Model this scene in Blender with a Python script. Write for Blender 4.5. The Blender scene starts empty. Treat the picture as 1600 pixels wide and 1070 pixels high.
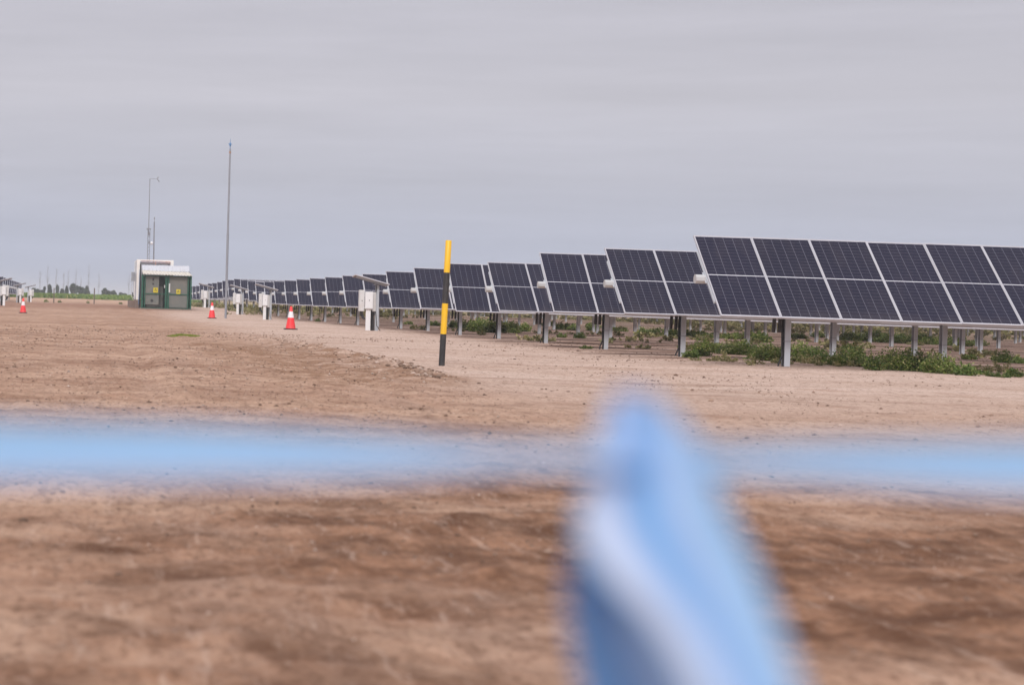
import bpy, bmesh, math, random
import numpy as np
from mathutils import Vector, Matrix, Euler
random.seed(7)
SC = bpy.context.scene
COL = SC.collection
R = math.radians

# ------------------------------------------------------------------ camera
W0, H0 = 1600.0, 1070.0
F = 2750.0                 # focal length in photo pixels
PU, PV = 150.0, 459.0      # where the view axis meets the photo
ROLL = R(1.5)
EYE = 1.10
cam = bpy.data.cameras.new("camera")
camo = bpy.data.objects.new("camera", cam)
COL.objects.link(camo)
camo.location = (0, 0, EYE)
camo.rotation_euler = (Matrix.Rotation(R(90), 3, 'X') @ Matrix.Rotation(ROLL, 3, 'Z')).to_euler()
cam.sensor_width = 36.0
cam.sensor_fit = 'HORIZONTAL'
cam.lens = F / W0 * 36.0
cam.shift_x = (W0 / 2 - PU) / W0
cam.shift_y = (PV - H0 / 2) / W0
cam.clip_start = 0.05
cam.clip_end = 20000
cam.dof.use_dof = True
cam.dof.focus_distance = 46.0
cam.dof.aperture_fstop = 2.6
SC.camera = camo

# ------------------------------------------------------------------ sky, sun, exposure
SUN_EL, SUN_AZ = 35.0, 196.0      # azimuth clockwise from +Y
world = bpy.data.worlds.new("World")
SC.world = world
world.use_nodes = True
wn, wl = world.node_tree.nodes, world.node_tree.links
wn.clear()
wout = wn.new('ShaderNodeOutputWorld')
wbg = wn.new('ShaderNodeBackground')
sky = wn.new('ShaderNodeTexSky')
sky.sky_type = 'NISHITA'; sky.sun_disc = False
sky.sun_elevation = R(SUN_EL); sky.sun_rotation = R(SUN_AZ)
sky.air_density = 1.0; sky.dust_density = 2.0
wbg.inputs['Strength'].default_value = 0.10
tc = wn.new('ShaderNodeTexCoord')
sep = wn.new('ShaderNodeSeparateXYZ'); wl.new(tc.outputs['Generated'], sep.inputs[0])
ramp = wn.new('ShaderNodeValToRGB')
cr = ramp.color_ramp
# overcast deck, values are for strength 0.10
def wcol(r, g, b, k=1.0): return (r * k, g * k, b * k, 1)
pts = [(0.0, wcol(4.75, 5.15, 6.5)), (0.03, wcol(4.95, 5.20, 6.4)), (0.07, wcol(5.40, 5.38, 6.2)), (0.115, wcol(5.85, 5.66, 6.25)), (0.20, wcol(5.45, 5.28, 5.85)),
       (0.45, wcol(7.8, 7.6, 8.1)), (1.0, wcol(9.5, 9.3, 9.7))]
cr.elements[0].position = 0; cr.elements[0].color = pts[0][1]
cr.elements[1].position = 1; cr.elements[1].color = pts[-1][1]
for p, c in pts[1:-1]:
    e = cr.elements.new(p); e.color = c
wl.new(sep.outputs['Z'], ramp.inputs[0])
mp = wn.new('ShaderNodeMapping'); mp.inputs['Scale'].default_value = (1.5, 1.5, 19.0)
mp.inputs['Rotation'].default_value = (0.02, -0.04, 0)
wl.new(tc.outputs['Generated'], mp.inputs[0])
nz = wn.new('ShaderNodeTexNoise'); nz.inputs['Scale'].default_value = 2.6; nz.inputs['Detail'].default_value = 7; nz.inputs['Roughness'].default_value = 0.6; nz.inputs['Distortion'].default_value = 0.15
wl.new(mp.outputs[0], nz.inputs['Vector'])
mr = wn.new('ShaderNodeMapRange'); mr.inputs['From Min'].default_value = 0.25; mr.inputs['From Max'].default_value = 0.75
mr.inputs['To Min'].default_value = 0.925; mr.inputs['To Max'].default_value = 1.07
wl.new(nz.outputs['Fac'], mr.inputs['Value'])
mul = wn.new('ShaderNodeVectorMath'); mul.operation = 'SCALE'
wl.new(ramp.outputs[0], mul.inputs[0]); wl.new(mr.outputs[0], mul.inputs['Scale'])
# the cloud deck is brighter round the veiled sun
_sd = (math.sin(R(SUN_AZ)) * math.cos(R(SUN_EL)), math.cos(R(SUN_AZ)) * math.cos(R(SUN_EL)), math.sin(R(SUN_EL)))
dt = wn.new('ShaderNodeVectorMath'); dt.operation = 'DOT_PRODUCT'; wl.new(tc.outputs['Generated'], dt.inputs[0]); dt.inputs[1].default_value = _sd
gl = wn.new('ShaderNodeMapRange'); gl.interpolation_type = 'SMOOTHSTEP'; gl.inputs['From Min'].default_value = -0.2; gl.inputs['From Max'].default_value = 1.0
gl.inputs['To Min'].default_value = 1.0; gl.inputs['To Max'].default_value = 1.8; wl.new(dt.outputs['Value'], gl.inputs['Value'])
mul2 = wn.new('ShaderNodeVectorMath'); mul2.operation = 'SCALE'; wl.new(mul.outputs[0], mul2.inputs[0]); wl.new(gl.outputs[0], mul2.inputs['Scale']); mul = mul2
mixs = wn.new('ShaderNodeMixRGB'); mixs.inputs[0].default_value = 0.93
wl.new(sky.outputs[0], mixs.inputs[1]); wl.new(mul.outputs[0], mixs.inputs[2])
wl.new(mixs.outputs[0], wbg.inputs['Color']); wl.new(wbg.outputs[0], wout.inputs[0])

sun = bpy.data.lights.new("sun", 'SUN')
sun.energy = 1.5; sun.angle = R(14); sun.color = (1.0, 0.955, 0.90)
suno = bpy.data.objects.new("sun", sun); COL.objects.link(suno)
az, el = R(SUN_AZ), R(SUN_EL)
sd = Vector((math.sin(az) * math.cos(el), math.cos(az) * math.cos(el), math.sin(el)))
suno.rotation_euler = sd.to_track_quat('Z', 'Y').to_euler()
suno.location = (0, -20, 40)

SC.view_settings.view_transform = 'Standard'
SC.view_settings.look = 'None'
SC.view_settings.exposure = 0.0
SC.view_settings.gamma = 1.0
SC.view_settings.use_curve_mapping = False
SC.cycles.max_bounces = 6
SC.cycles.transparent_max_bounces = 12

# ------------------------------------------------------------------ helpers
def px(u, v, D):
    """point that the photo pixel (u,v) shows at distance D"""
    du, dv = u - PU, v - PV
    c, s = math.cos(ROLL), math.sin(ROLL)
    x = du * c + dv * s; y = -du * s + dv * c
    return Vector((x * D / F, D, EYE - y * D / F))

# row tables: top / bottom edge height relative to the eye, ground relative to the eye
ZT = [1.456, 1.365, 1.40, 1.253, 1.32, 1.253, 1.20, 1.163, 1.156, 1.137, 1.13, 1.12, 1.11, 1.10, 1.11, 1.14, 1.23, 1.36, 1.48, 1.45, 1.41, 1.34, 1.29, 1.29, 1.235, 1.23, 1.14, 1.12, 1.10]
ZB = [-.10, -.12, -.153, -.185, -.25, -.22, -.25, -.27, -.284, -.32, -.33, -.33, -.335, -.34, -.33, -.30, -.20, -.09, 0.02, 0.0, -.05, -.12, -.17, -.17, -.22, -.23, -.30, -.33, -.35]
ZG = [-1.054, -1.085, -1.075, -1.09, -1.105, -1.105, -1.125, -1.14, -1.17, -1.20, -1.225, -1.235, -1.24, -1.24, -1.23, -1.20, -1.11, -1.0, -.91, -.92, -.95, -1.0, -1.05, -1.06, -1.10, -1.13, -1.18, -1.2, -1.2]
NROW = 29
PITCH = 5.85
DB = [33.0 + PITCH * i for i in range(NROW)]       # distance of the lower edge
XL = [11.72 - 0.045 * i for i in range(NROW)]
_gy = np.array([0, 20, 30] + [d + 0.86 for d in DB] + [230, 300, 400, 6000], float)
_gz = np.array([0, 0, 0.02] + [z + EYE for z in ZG] + [-.08, -.05, 0.0, 0.0], float)
_gz[3] = EYE - 1.054
SLOPE = 0.0079
def ground_z(x, y):
    x = np.asarray(x, float); y = np.asarray(y, float)
    return np.interp(y, _gy, _gz) - SLOPE * np.clip(x - 11.7, 0, 120)
def gz(x, y): return float(ground_z(x, y))
def on_ground(u, v):
    lo, hi = 2.0, 900.0
    for d in np.geomspace(3, 900, 1200):
        p = px(u, v, d)
        if p.z <= gz(p.x, p.y): return Vector((p.x, p.y, gz(p.x, p.y)))
    p = px(u, v, 900); return Vector((p.x, p.y, 0))

# -- numpy value noise
_rs = np.random.RandomState(3)
_T = _rs.rand(256, 256)
def vnoise(x, y):
    xi = np.floor(x).astype(int); yi = np.floor(y).astype(int)
    fx = x - xi; fy = y - yi
    fx = fx * fx * (3 - 2 * fx); fy = fy * fy * (3 - 2 * fy)
    a = _T[xi & 255, yi & 255]; b = _T[(xi + 1) & 255, yi & 255]
    c = _T[xi & 255, (yi + 1) & 255]; d = _T[(xi + 1) & 255, (yi + 1) & 255]
    return (a * (1 - fx) + b * fx) * (1 - fy) + (c * (1 - fx) + d * fx) * fy - 0.5
def fbm(x, y, o=4, g=0.5):
    s = 0; a = 1.0
    for i in range(o):
        s = s + a * vnoise(x * 2 ** i + 17.3 * i, y * 2 ** i + 9.1 * i); a *= g
    return s

class MB:
    def __init__(s): s.v = []; s.f = []; s.m = []; s.sm = []
    def add(s, vs, fs, mi=0, smooth=False):
        o = len(s.v); s.v += [tuple(v) for v in vs]
        for f in fs: s.f.append(tuple(o + i for i in f)); s.m.append(mi); s.sm.append(smooth)
    def box(s, c, d, mi=0, rot=None, bev=0.0):
        x, y, z = d[0] / 2, d[1] / 2, d[2] / 2
        c = Vector(c); rm = rot if rot is not None else Matrix.Identity(3)
        if bev <= 0:
            vs = [Vector((i, j, k)) for k in (-z, z) for j in (-y, y) for i in (-x, x)]
            fs = [(0, 2, 3, 1), (4, 5, 7, 6), (0, 1, 5, 4), (2, 6, 7, 3), (0, 4, 6, 2), (1, 3, 7, 5)]
            s.add([c + rm @ v for v in vs], fs, mi); return
        bm = bmesh.new(); bmesh.ops.create_cube(bm, size=1)
        for v in bm.verts: v.co = Vector((v.co.x * d[0], v.co.y * d[1], v.co.z * d[2]))
        bmesh.ops.bevel(bm, geom=bm.edges[:], offset=bev, segments=2, affect='EDGES')
        bm.verts.index_update()
        s.add([c + rm @ v.co for v in bm.verts], [[v.index for v in f.verts] for f in bm.faces], mi)
        bm.free()
    def tube(s, pts, rad, n=8, mi=0, smooth=True, cap=True):
        pts = [Vector(p) for p in pts]
        if not isinstance(rad, (list, tuple)): rad = [rad] * len(pts)
        rings = []; up = Vector((0, 0, 1))
        for i, p in enumerate(pts):
            t = (pts[min(i + 1, len(pts) - 1)] - pts[max(i - 1, 0)]).normalized()
            a = t.cross(up)
            if a.length < 1e-3: a = t.cross(Vector((1, 0, 0)))
            a.normalize(); b = t.cross(a)
            rings.append([p + (a * math.cos(q) + b * math.sin(q)) * rad[i] for q in [2 * math.pi * j / n for j in range(n)]])
        vs = [v for r in rings for v in r]
        fs = [(i * n + j, i * n + (j + 1) % n, (i + 1) * n + (j + 1) % n, (i + 1) * n + j) for i in range(len(pts) - 1) for j in range(n)]
        s.add(vs, fs, mi, smooth)
        if cap:
            s.add(rings[0], [tuple(range(n - 1, -1, -1))], mi); s.add(rings[-1], [tuple(range(n))], mi)
    def lathe(s, prof, n=24, mi=0, c=(0, 0, 0), smooth=True):
        c = Vector(c)
        vs = [c + Vector((r * math.cos(2 * math.pi * j / n), r * math.sin(2 * math.pi * j / n), z)) for r, z in prof for j in range(n)]
        fs = [(i * n + j, i * n + (j + 1) % n, (i + 1) * n + (j + 1) % n, (i + 1) * n + j) for i in range(len(prof) - 1) for j in range(n)]
        s.add(vs, fs, mi, smooth)
    def prism(s, poly, y0, y1, mi=0):
        """polygon in x,z extruded from y0 to y1"""
        n = len(poly)
        vs = [(x, y0, z) for x, z in poly] + [(x, y1, z) for x, z in poly]
        fs = [tuple(range(n)), tuple(range(2 * n - 1, n - 1, -1))] + [(i, i + n, (i + 1) % n + n, (i + 1) % n) for i in range(n)]
        s.add(vs, fs, mi)
    def mesh(s, name, mats):
        me = bpy.data.meshes.new(name)
        me.from_pydata(s.v, [], s.f)
        if not isinstance(mats, (list, tuple)): mats = [mats]
        for m in mats: me.materials.append(m)
        me.polygons.foreach_set('material_index', s.m)
        me.polygons.foreach_set('use_smooth', s.sm)
        me.update(); return me
    def build(s, name, mats, parent=None, loc=None, rot=None):
        o = bpy.data.objects.new(name, s.mesh(name, mats)); COL.objects.link(o)
        if parent is not None: o.parent = parent
        if loc is not None: o.location = loc
        if rot is not None: o.rotation_euler = rot
        return o
def empty(name, loc=(0, 0, 0), rot=(0, 0, 0)):
    o = bpy.data.objects.new(name, None); COL.objects.link(o); o.location = loc; o.rotation_euler = rot
    o.empty_display_size = 0.2; return o
def tag(o, label=None, cat=None, group=None, kind=None):
    if label: o['label'] = label
    if cat: o['category'] = cat
    if group: o['group'] = group
    if kind: o['kind'] = kind
    return o
def copy_tree(o, parent=None, idx=None):
    c = o.copy(); COL.objects.link(c); c.parent = parent
    for ch in list(KIDS.get(o.name, [])) if idx else [k for k in o.children]: copy_tree(ch, c)
    return c
KIDS = {}

# ------------------------------------------------------------------ materials
def mat(name, col, rough=0.6, metal=0.0, var=0.12, scale=8.0, bump=0.0, spec=0.5, dirt=None, dirt_amt=0.3, subsurf=0.0, trans=0.0):
    m = bpy.data.materials.new(name); m.use_nodes = True
    N, L = m.node_tree.nodes, m.node_tree.links
    b = N['Principled BSDF']
    b.inputs['Roughness'].default_value = rough; b.inputs['Metallic'].default_value = metal
    b.inputs['Specular IOR Level'].default_value = spec
    t = N.new('ShaderNodeTexCoord'); n = N.new('ShaderNodeTexNoise')
    n.inputs['Scale'].default_value = scale; n.inputs['Detail'].default_value = 5
    L.new(t.outputs['Object'], n.inputs['Vector'])
    mx = N.new('ShaderNodeMixRGB')
    mx.inputs[1].default_value = (*[c * (1 - var) for c in col], 1); mx.inputs[2].default_value = (*[min(1, c * (1 + var)) for c in col], 1)
    L.new(n.outputs['Fac'], mx.inputs[0])
    out = mx.outputs[0]
    if dirt:
        n2 = N.new('ShaderNodeTexNoise'); n2.inputs['Scale'].default_value = scale * 0.6; n2.inputs['Detail'].default_value = 8; n2.inputs['Roughness'].default_value = 0.7
        L.new(t.outputs['Object'], n2.inputs['Vector'])
        rr = N.new('ShaderNodeMapRange'); rr.inputs['From Min'].default_value = 0.48; rr.inputs['From Max'].default_value = 0.72
        rr.inputs['To Max'].default_value = dirt_amt
        L.new(n2.outputs['Fac'], rr.inputs['Value'])
        m2 = N.new('ShaderNodeMixRGB'); m2.inputs[2].default_value = (*dirt, 1)
        L.new(rr.outputs[0], m2.inputs[0]); L.new(out, m2.inputs[1]); out = m2.outputs[0]
    L.new(out, b.inputs['Base Color'])
    if bump:
        bp = N.new('ShaderNodeBump'); bp.inputs['Strength'].default_value = bump; bp.inputs['Distance'].default_value = 0.01
        L.new(n.outputs['Fac'], bp.inputs['Height']); L.new(bp.outputs[0], b.inputs['Normal'])
    return m

M = {}
DUST = (0.42, 0.31, 0.24)
M['frame'] = mat('anodised_frame', (0.45, 0.445, 0.48), 0.45, 0.2, 0.04, 3, dirt=DUST, dirt_amt=0.25)
M['galv'] = mat('galvanised_steel', (0.47, 0.50, 0.54), 0.6, 0.0, 0.08, 5, dirt=(.38,.33,.30), dirt_amt=0.2)
M['backsheet'] = mat('backsheet', (0.20, 0.17, 0.15), 0.6, 0, 0.1, 4)
M['canopy'] = mat('canopy_sheet', (0.60, 0.56, 0.50), 0.5, 0.1, 0.06, 2, dirt=DUST, dirt_amt=0.2)
M['tube'] = mat('tube_steel', (0.50, 0.50, 0.50), 0.45, 0.3, 0.10, 5, dirt=DUST, dirt_amt=0.3)
M['mast'] = mat('mast_steel', (0.27, 0.28, 0.31), 0.5, 0.2, 0.1, 4)
M['galv_dark'] = mat('weathered_shaded_steel', (0.24, 0.24, 0.26), 0.6, 0.3, 0.15, 6, dirt=DUST, dirt_amt=0.3)  # weathered steel; also serves as painted shade on the row post webs
M['white'] = mat('white_paint', (0.74, 0.74, 0.745), 0.45, 0, 0.04, 3, dirt=DUST, dirt_amt=0.12)
M['cream'] = mat('cream_steel', (0.84, 0.81, 0.76), 0.5, 0, 0.05, 3, dirt=DUST, dirt_amt=0.15)
M['box'] = mat('cabinet_grey', (0.60, 0.595, 0.59), 0.5, 0, 0.05, 4, dirt=DUST, dirt_amt=0.30)
M['black'] = mat('black_rubber', (0.018, 0.018, 0.020), 0.6, 0, 0.3, 20, dirt=DUST, dirt_amt=0.12)
M['red'] = mat('cone_red', (0.82, 0.035, 0.040), 0.45, 0, 0.12, 6, dirt=DUST, dirt_amt=0.2)
M['white_band'] = mat('reflective_white', (0.78, 0.76, 0.78), 0.4, 0, 0.04, 6, dirt=DUST, dirt_amt=0.25)
M['yellow'] = mat('yellow_paint', (0.80, 0.47, 0.012), 0.42, 0, 0.07, 5, dirt=DUST, dirt_amt=0.18)
M['blackpaint'] = mat('black_paint', (0.026, 0.026, 0.028), 0.45, 0, 0.2, 6, dirt=DUST, dirt_amt=0.14)
M['green'] = mat('green_paint', (0.008, 0.085, 0.052), 0.45, 0, 0.1, 4, dirt=DUST, dirt_amt=0.10)
M['grille'] = mat('grey_panel', (0.145, 0.15, 0.135), 0.6, 0, 0.08, 3, dirt=DUST, dirt_amt=0.2)
M['grille_dark'] = mat('dark_interior', (0.05, 0.055, 0.05), 0.7, 0, 0.2, 3)
M['sign'] = mat('sign_yellow', (0.62, 0.50, 0.02), 0.5, 0, 0.03, 3)
M['roofmetal'] = mat('white_sheet', (0.50, 0.51, 0.55), 0.5, 0.0, 0.05, 2, dirt=DUST, dirt_amt=0.2)
M['concrete'] = mat('plinth_concrete', (0.22, 0.165, 0.14), 0.9, 0, 0.2, 3, bump=0.4)
M['pipe_red'] = mat('pipe_red', (0.50, 0.30, 0.26), 0.6, 0, 0.15, 5)
M['blue'] = mat('blue_tip', (0.10, 0.22, 0.42), 0.45, 0, 0.1, 5)
M['rust'] = mat('rusty_band', (0.40, 0.22, 0.14), 0.8, 0, 0.2, 8)
M['bark'] = mat('bark', (0.16, 0.125, 0.10), 0.9, 0, 0.2, 3)
M['wood'] = mat('old_wood', (0.14, 0.11, 0.09), 0.9, 0, 0.2, 5)

def leafmat(name, c1, c2, c3=None, scale=2.0):
    m = bpy.data.materials.new(name); m.use_nodes = True
    N, L = m.node_tree.nodes, m.node_tree.links
    b = N['Principled BSDF']; b.inputs['Roughness'].default_value = 0.65; b.inputs['Specular IOR Level'].default_value = 0.25
    g = N.new('ShaderNodeNewGeometry')
    r = N.new('ShaderNodeValToRGB'); L.new(g.outputs['Random Per Island'], r.inputs[0])
    r.color_ramp.elements[0].color = (*c1, 1); r.color_ramp.elements[1].color = (*c2, 1)
    if c3:
        r.color_ramp.elements[1].position = 0.8
        e = r.color_ramp.elements.new(0.97); e.color = (*c3, 1)
    n = N.new('ShaderNodeTexNoise'); n.inputs['Scale'].default_value = scale
    L.new(g.outputs['Position'], n.inputs['Vector'])
    h = N.new('ShaderNodeMapRange'); h.inputs['From Min'].default_value = .3; h.inputs['From Max'].default_value = .7; h.inputs['To Min'].default_value = .65; h.inputs['To Max'].default_value = 1.35
    L.new(n.outputs['Fac'], h.inputs['Value'])
    sc = N.new('ShaderNodeVectorMath'); sc.operation = 'SCALE'; L.new(r.outputs[0], sc.inputs[0]); L.new(h.outputs[0], sc.inputs['Scale'])
    L.new(sc.outputs[0], b.inputs['Base Color'])
    tr = N.new('ShaderNodeBsdfTranslucent'); L.new(sc.outputs[0], tr.inputs['Color'])
    ms = N.new('ShaderNodeMixShader'); ms.inputs[0].default_value = 0.3
    out = N['Material Output']
    L.new(b.outputs[0], ms.inputs[1]); L.new(tr.outputs[0], ms.inputs[2]); L.new(ms.outputs[0], out.inputs[0])
    return m
M['leaf'] = leafmat('weed_leaf', (0.075, 0.125, 0.028), (0.21, 0.26, 0.065), (0.48, 0.42, 0.20))
M['leaf_dark'] = leafmat('dark_weed_leaf', (0.055, 0.105, 0.026), (0.155, 0.21, 0.055), (0.34, 0.32, 0.13))
M['grass'] = leafmat('dry_grass', (0.15, 0.17, 0.06), (0.38, 0.33, 0.16), (0.50, 0.42, 0.26), 0.15)
M['crop'] = leafmat('crop_green', (0.11, 0.19, 0.045), (0.24, 0.33, 0.075), (0.38, 0.38, 0.14), 0.03)
M['far_leaf'] = leafmat('far_foliage', (0.035, 0.055, 0.03), (0.065, 0.085, 0.045), None, 0.1)
M['bright_grass'] = leafmat('bright_grass', (0.13, 0.19, 0.03), (0.26, 0.28, 0.06), None, 2)

# cells
def cellmat():
    m = bpy.data.materials.new('silicon_cells'); m.use_nodes = True
    N, L = m.node_tree.nodes, m.node_tree.links
    b = N['Principled BSDF']
    t = N.new('ShaderNodeTexCoord'); s = N.new('ShaderNodeSeparateXYZ'); L.new(t.outputs['Object'], s.inputs[0])
    def math_(op, a, bb=None, cc=None):
        n = N.new('ShaderNodeMath'); n.operation = op
        for i, v in enumerate((a, bb, cc)):
            if v is None: continue
            if isinstance(v, (int, float)): n.inputs[i].default_value = v
            else: L.new(v, n.inputs[i])
        return n.outputs[0]
    def line(co, pitch, half):      # 1 near multiples of the pitch
        a = math_('ADD', co, pitch * 100)
        f = math_('MODULO', a, pitch)
        d = math_('MINIMUM', f, math_('SUBTRACT', pitch, f))
        return math_('LESS_THAN', d, half)
    vx = line(s.outputs['X'], 0.1835, 0.0042)
    y2 = math_('SUBTRACT', math_('ABSOLUTE', s.outputs['Y']), 0.0115)
    hy = line(y2, 0.0916, 0.0022)
    mid = math_('LESS_THAN', math_('ABSOLUTE', s.outputs['Y']), 0.0080)
    edge = math_('GREATER_THAN', math_('ABSOLUTE', s.outputs['Y']), 1.112)
    n = N.new('ShaderNodeTexNoise'); n.inputs['Scale'].default_value = 3; n.inputs['Detail'].default_value = 3
    L.new(t.outputs['Object'], n.inputs['Vector'])
    oi = N.new('ShaderNodeObjectInfo')
    c0 = N.new('ShaderNodeMixRGB'); c0.inputs[1].default_value = (0.006, 0.0055, 0.020, 1); c0.inputs[2].default_value = (0.010, 0.009, 0.028, 1)
    fac = math_('MULTIPLY_ADD', oi.outputs['Random'], 0.5, math_('MULTIPLY', n.outputs['Fac'], 0.5)); L.new(fac, c0.inputs[0])
    def over(base, f, col):
        mx = N.new('ShaderNodeMixRGB'); L.new(f, mx.inputs[0]); L.new(base, mx.inputs[1]); mx.inputs[2].default_value = (*col, 1); return mx.outputs[0]
    c = c0.outputs[0]
    c = over(c, hy, (0.10, 0.10, 0.125))
    c = over(c, vx, (0.115, 0.11, 0.14))
    c = over(c, math_('MAXIMUM', mid, edge), (0.62, 0.61, 0.66))
    nd = N.new('ShaderNodeTexNoise'); nd.inputs['Scale'].default_value = 1.3; nd.inputs['Detail'].default_value = 7; nd.inputs['Roughness'].default_value = .65
    mpd = N.new('ShaderNodeMapping'); mpd.inputs['Scale'].default_value = (2.2, .5, 1); gg = N.new('ShaderNodeNewGeometry'); L.new(gg.outputs['Position'], mpd.inputs[0]); L.new(mpd.outputs[0], nd.inputs['Vector'])
    low = math_('MULTIPLY', math_('SUBTRACT', -0.85, s.outputs['Y']), 0.15)
    dfac = math_('ADD', math_('MULTIPLY', math_('SUBTRACT', nd.outputs['Fac'], 0.47), 0.12), math_('MAXIMUM', low, 0.0))
    dmx = N.new('ShaderNodeMixRGB'); dmx.use_clamp = False
    cl = N.new('ShaderNodeClamp'); L.new(dfac, cl.inputs[0]); L.new(cl.outputs[0], dmx.inputs[0]); L.new(c, dmx.inputs[1]); dmx.inputs[2].default_value = (0.36, 0.28, 0.23, 1); c = dmx.outputs[0]
    L.new(c, b.inputs['Base Color'])
    b.inputs['Roughness'].default_value = 0.5
    b.inputs['Specular IOR Level'].default_value = 0.10
    b.inputs['Coat Weight'].default_value = 0.30; b.inputs['Coat Roughness'].default_value = 0.12; b.inputs['Coat IOR'].default_value = 1.35
    return m
M['cell'] = cellmat()

# ------------------------------------------------------------------ ground
def graded(a, b, k, mn):
    out = [a]
    while out[-1] < b: out.append(out[-1] + max(mn, k * abs(out[-1])))
    return out
ys = [-400, -150, -60, -25, -10, -4, -1, 1] + graded(2.2, 30, 0.0085, 0.02) + graded(30.2, 66, 0.0, 0.16) + graded(66.5, 260, 0.008, 0.4) + graded(265, 6000, 0.06, 2)
xr = list(np.arange(-3, 9, 0.05)) + list(np.arange(9, 26, 0.16)) + graded(26.4, 120, 0.02, 0.4) + graded(125, 5000, 0.12, 2)
xl = [-v for v in graded(3.1, 60, 0.04, 0.14)][::-1]
xl = [-v for v in graded(66, 5000, 0.14, 2)][::-1] + xl
xs = np.array(xl + xr); ys = np.array(ys)
XX, YY = np.meshgrid(xs, ys)
BX = 4.75      # edge between the graded road and the pale verge
def relief(x, y):
    road = 1 / (1 + np.exp(-(BX - x + 0.5 * fbm(x * .3 + 3, y * .35, 2)) * 2.2))
    fore = 1 / (1 + np.exp((y - 11.2 - 1.2 * fbm(x * .25, y * .1, 2)) * 1.6))
    rough = np.clip(road * 0.75 + fore * 0.9, 0, 1.3)
    h = 0.055 * fbm(x * .22, y * .16, 2)
    h = h + rough * ((0.012 + .016 * np.clip((16 - y) / 4, 0, 1)) * fbm(x * .8, y * .9, 5, .62) + 0.03 * np.clip(fbm(x * 1.7 + 5, y * 1.5, 4, .6) - .22, 0, 1))
    h = h + rough * np.clip((34 - y) / 10, 0, 1) * (0.06 * np.clip(fbm(x * 3.1 + 2, y * 2.6, 4, .6) - .20, 0, 1) + .018 * fbm(x * 5, y * 5, 3, .6))
    h = h + (1 - np.clip(rough, 0, 1)) * (0.016 * fbm(x * .7, y * 1.1, 4, .55))
    # wheel ruts along the road
    for rx, w, a in ((-1.6, .16, .022), (0.2, .18, .028), (2.6, .15, .020), (4.1, .16, .024)):
        cx = rx + .5 * np.sin(y * .045 + rx)
        h = h - a * np.exp(-((x - cx) / w) ** 2) * np.clip((y - 14) / 8, 0, 1) + a * .6 * np.exp(-((x - cx - w * 1.9) / w) ** 2) * np.clip((y - 14) / 8, 0, 1)
    # windrow of clods left by the grader, road edge
    wr = np.exp(-((x - BX - .25 * np.sin(y * .25)) / .32) ** 2) * np.clip((y - 23) / 3, 0, 1) * np.clip((52 - y) / 10, 0, 1)
    h = h + wr * (0.05 + 0.13 * np.clip(fbm(x * 2.1, y * 1.3, 3, .7), -.2, 1))
    # cross edge in front
    cr_ = np.exp(-((y - 11.4 - .5 * np.sin(x * .8)) / .25) ** 2)
    h = h + cr_ * .022 * (1 + 2 * fbm(x * 1.5, y * 2, 2))
    # furrows between the panel rows
    fm = 1 / (1 + np.exp(-(x - 11.0) * 1.3)) * np.clip((y - 33.5) / 1.5, 0, 1)
    fy = y - 33.9 + .30 * fbm(x * .15, y * .3, 2)
    h = h + fm * 0.07 * (np.abs(np.sin(fy * math.pi / 2.925)) ** .5 - .6) * (0.75 + fbm(x * .4, y * .4, 2))
    # keep right around rows level enough
    bank = np.exp(-((y - 300 - 20 * fbm(x * .01, y * .01, 1)) / 45) ** 2) * np.clip((6 - x) / 10, 0, 1)
    h = h + bank * 0.12
    return h * np.clip((1500 - y) / 1000, 0, 1) * np.where(y < 1.5, 0, 1)
ZZ = ground_z(XX, YY) + relief(XX, YY)
def surf(x, y): return gz(x, y) + float(relief(np.array([float(x)]), np.array([float(y)]))[0])
ny, nx = XX.shape
verts = np.stack([XX.ravel(), YY.ravel(), ZZ.ravel()], 1)
ii = (np.arange(ny - 1)[:, None] * nx + np.arange(nx - 1)[None, :]).ravel()
faces = np.stack([ii, ii + 1, ii + nx + 1, ii + nx], 1)
gme = bpy.data.meshes.new('ground')
gme.vertices.add(len(verts)); gme.vertices.foreach_set('co', verts.ravel())
gme.loops.add(faces.size); gme.loops.foreach_set('vertex_index', faces.ravel())
gme.polygons.add(len(faces)); gme.polygons.foreach_set('loop_start', np.arange(0, faces.size, 4)); gme.polygons.foreach_set('loop_total', np.full(len(faces), 4))
gme.update(); gme.validate()
gme.polygons.foreach_set('use_smooth', np.ones(len(faces), bool))

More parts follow.
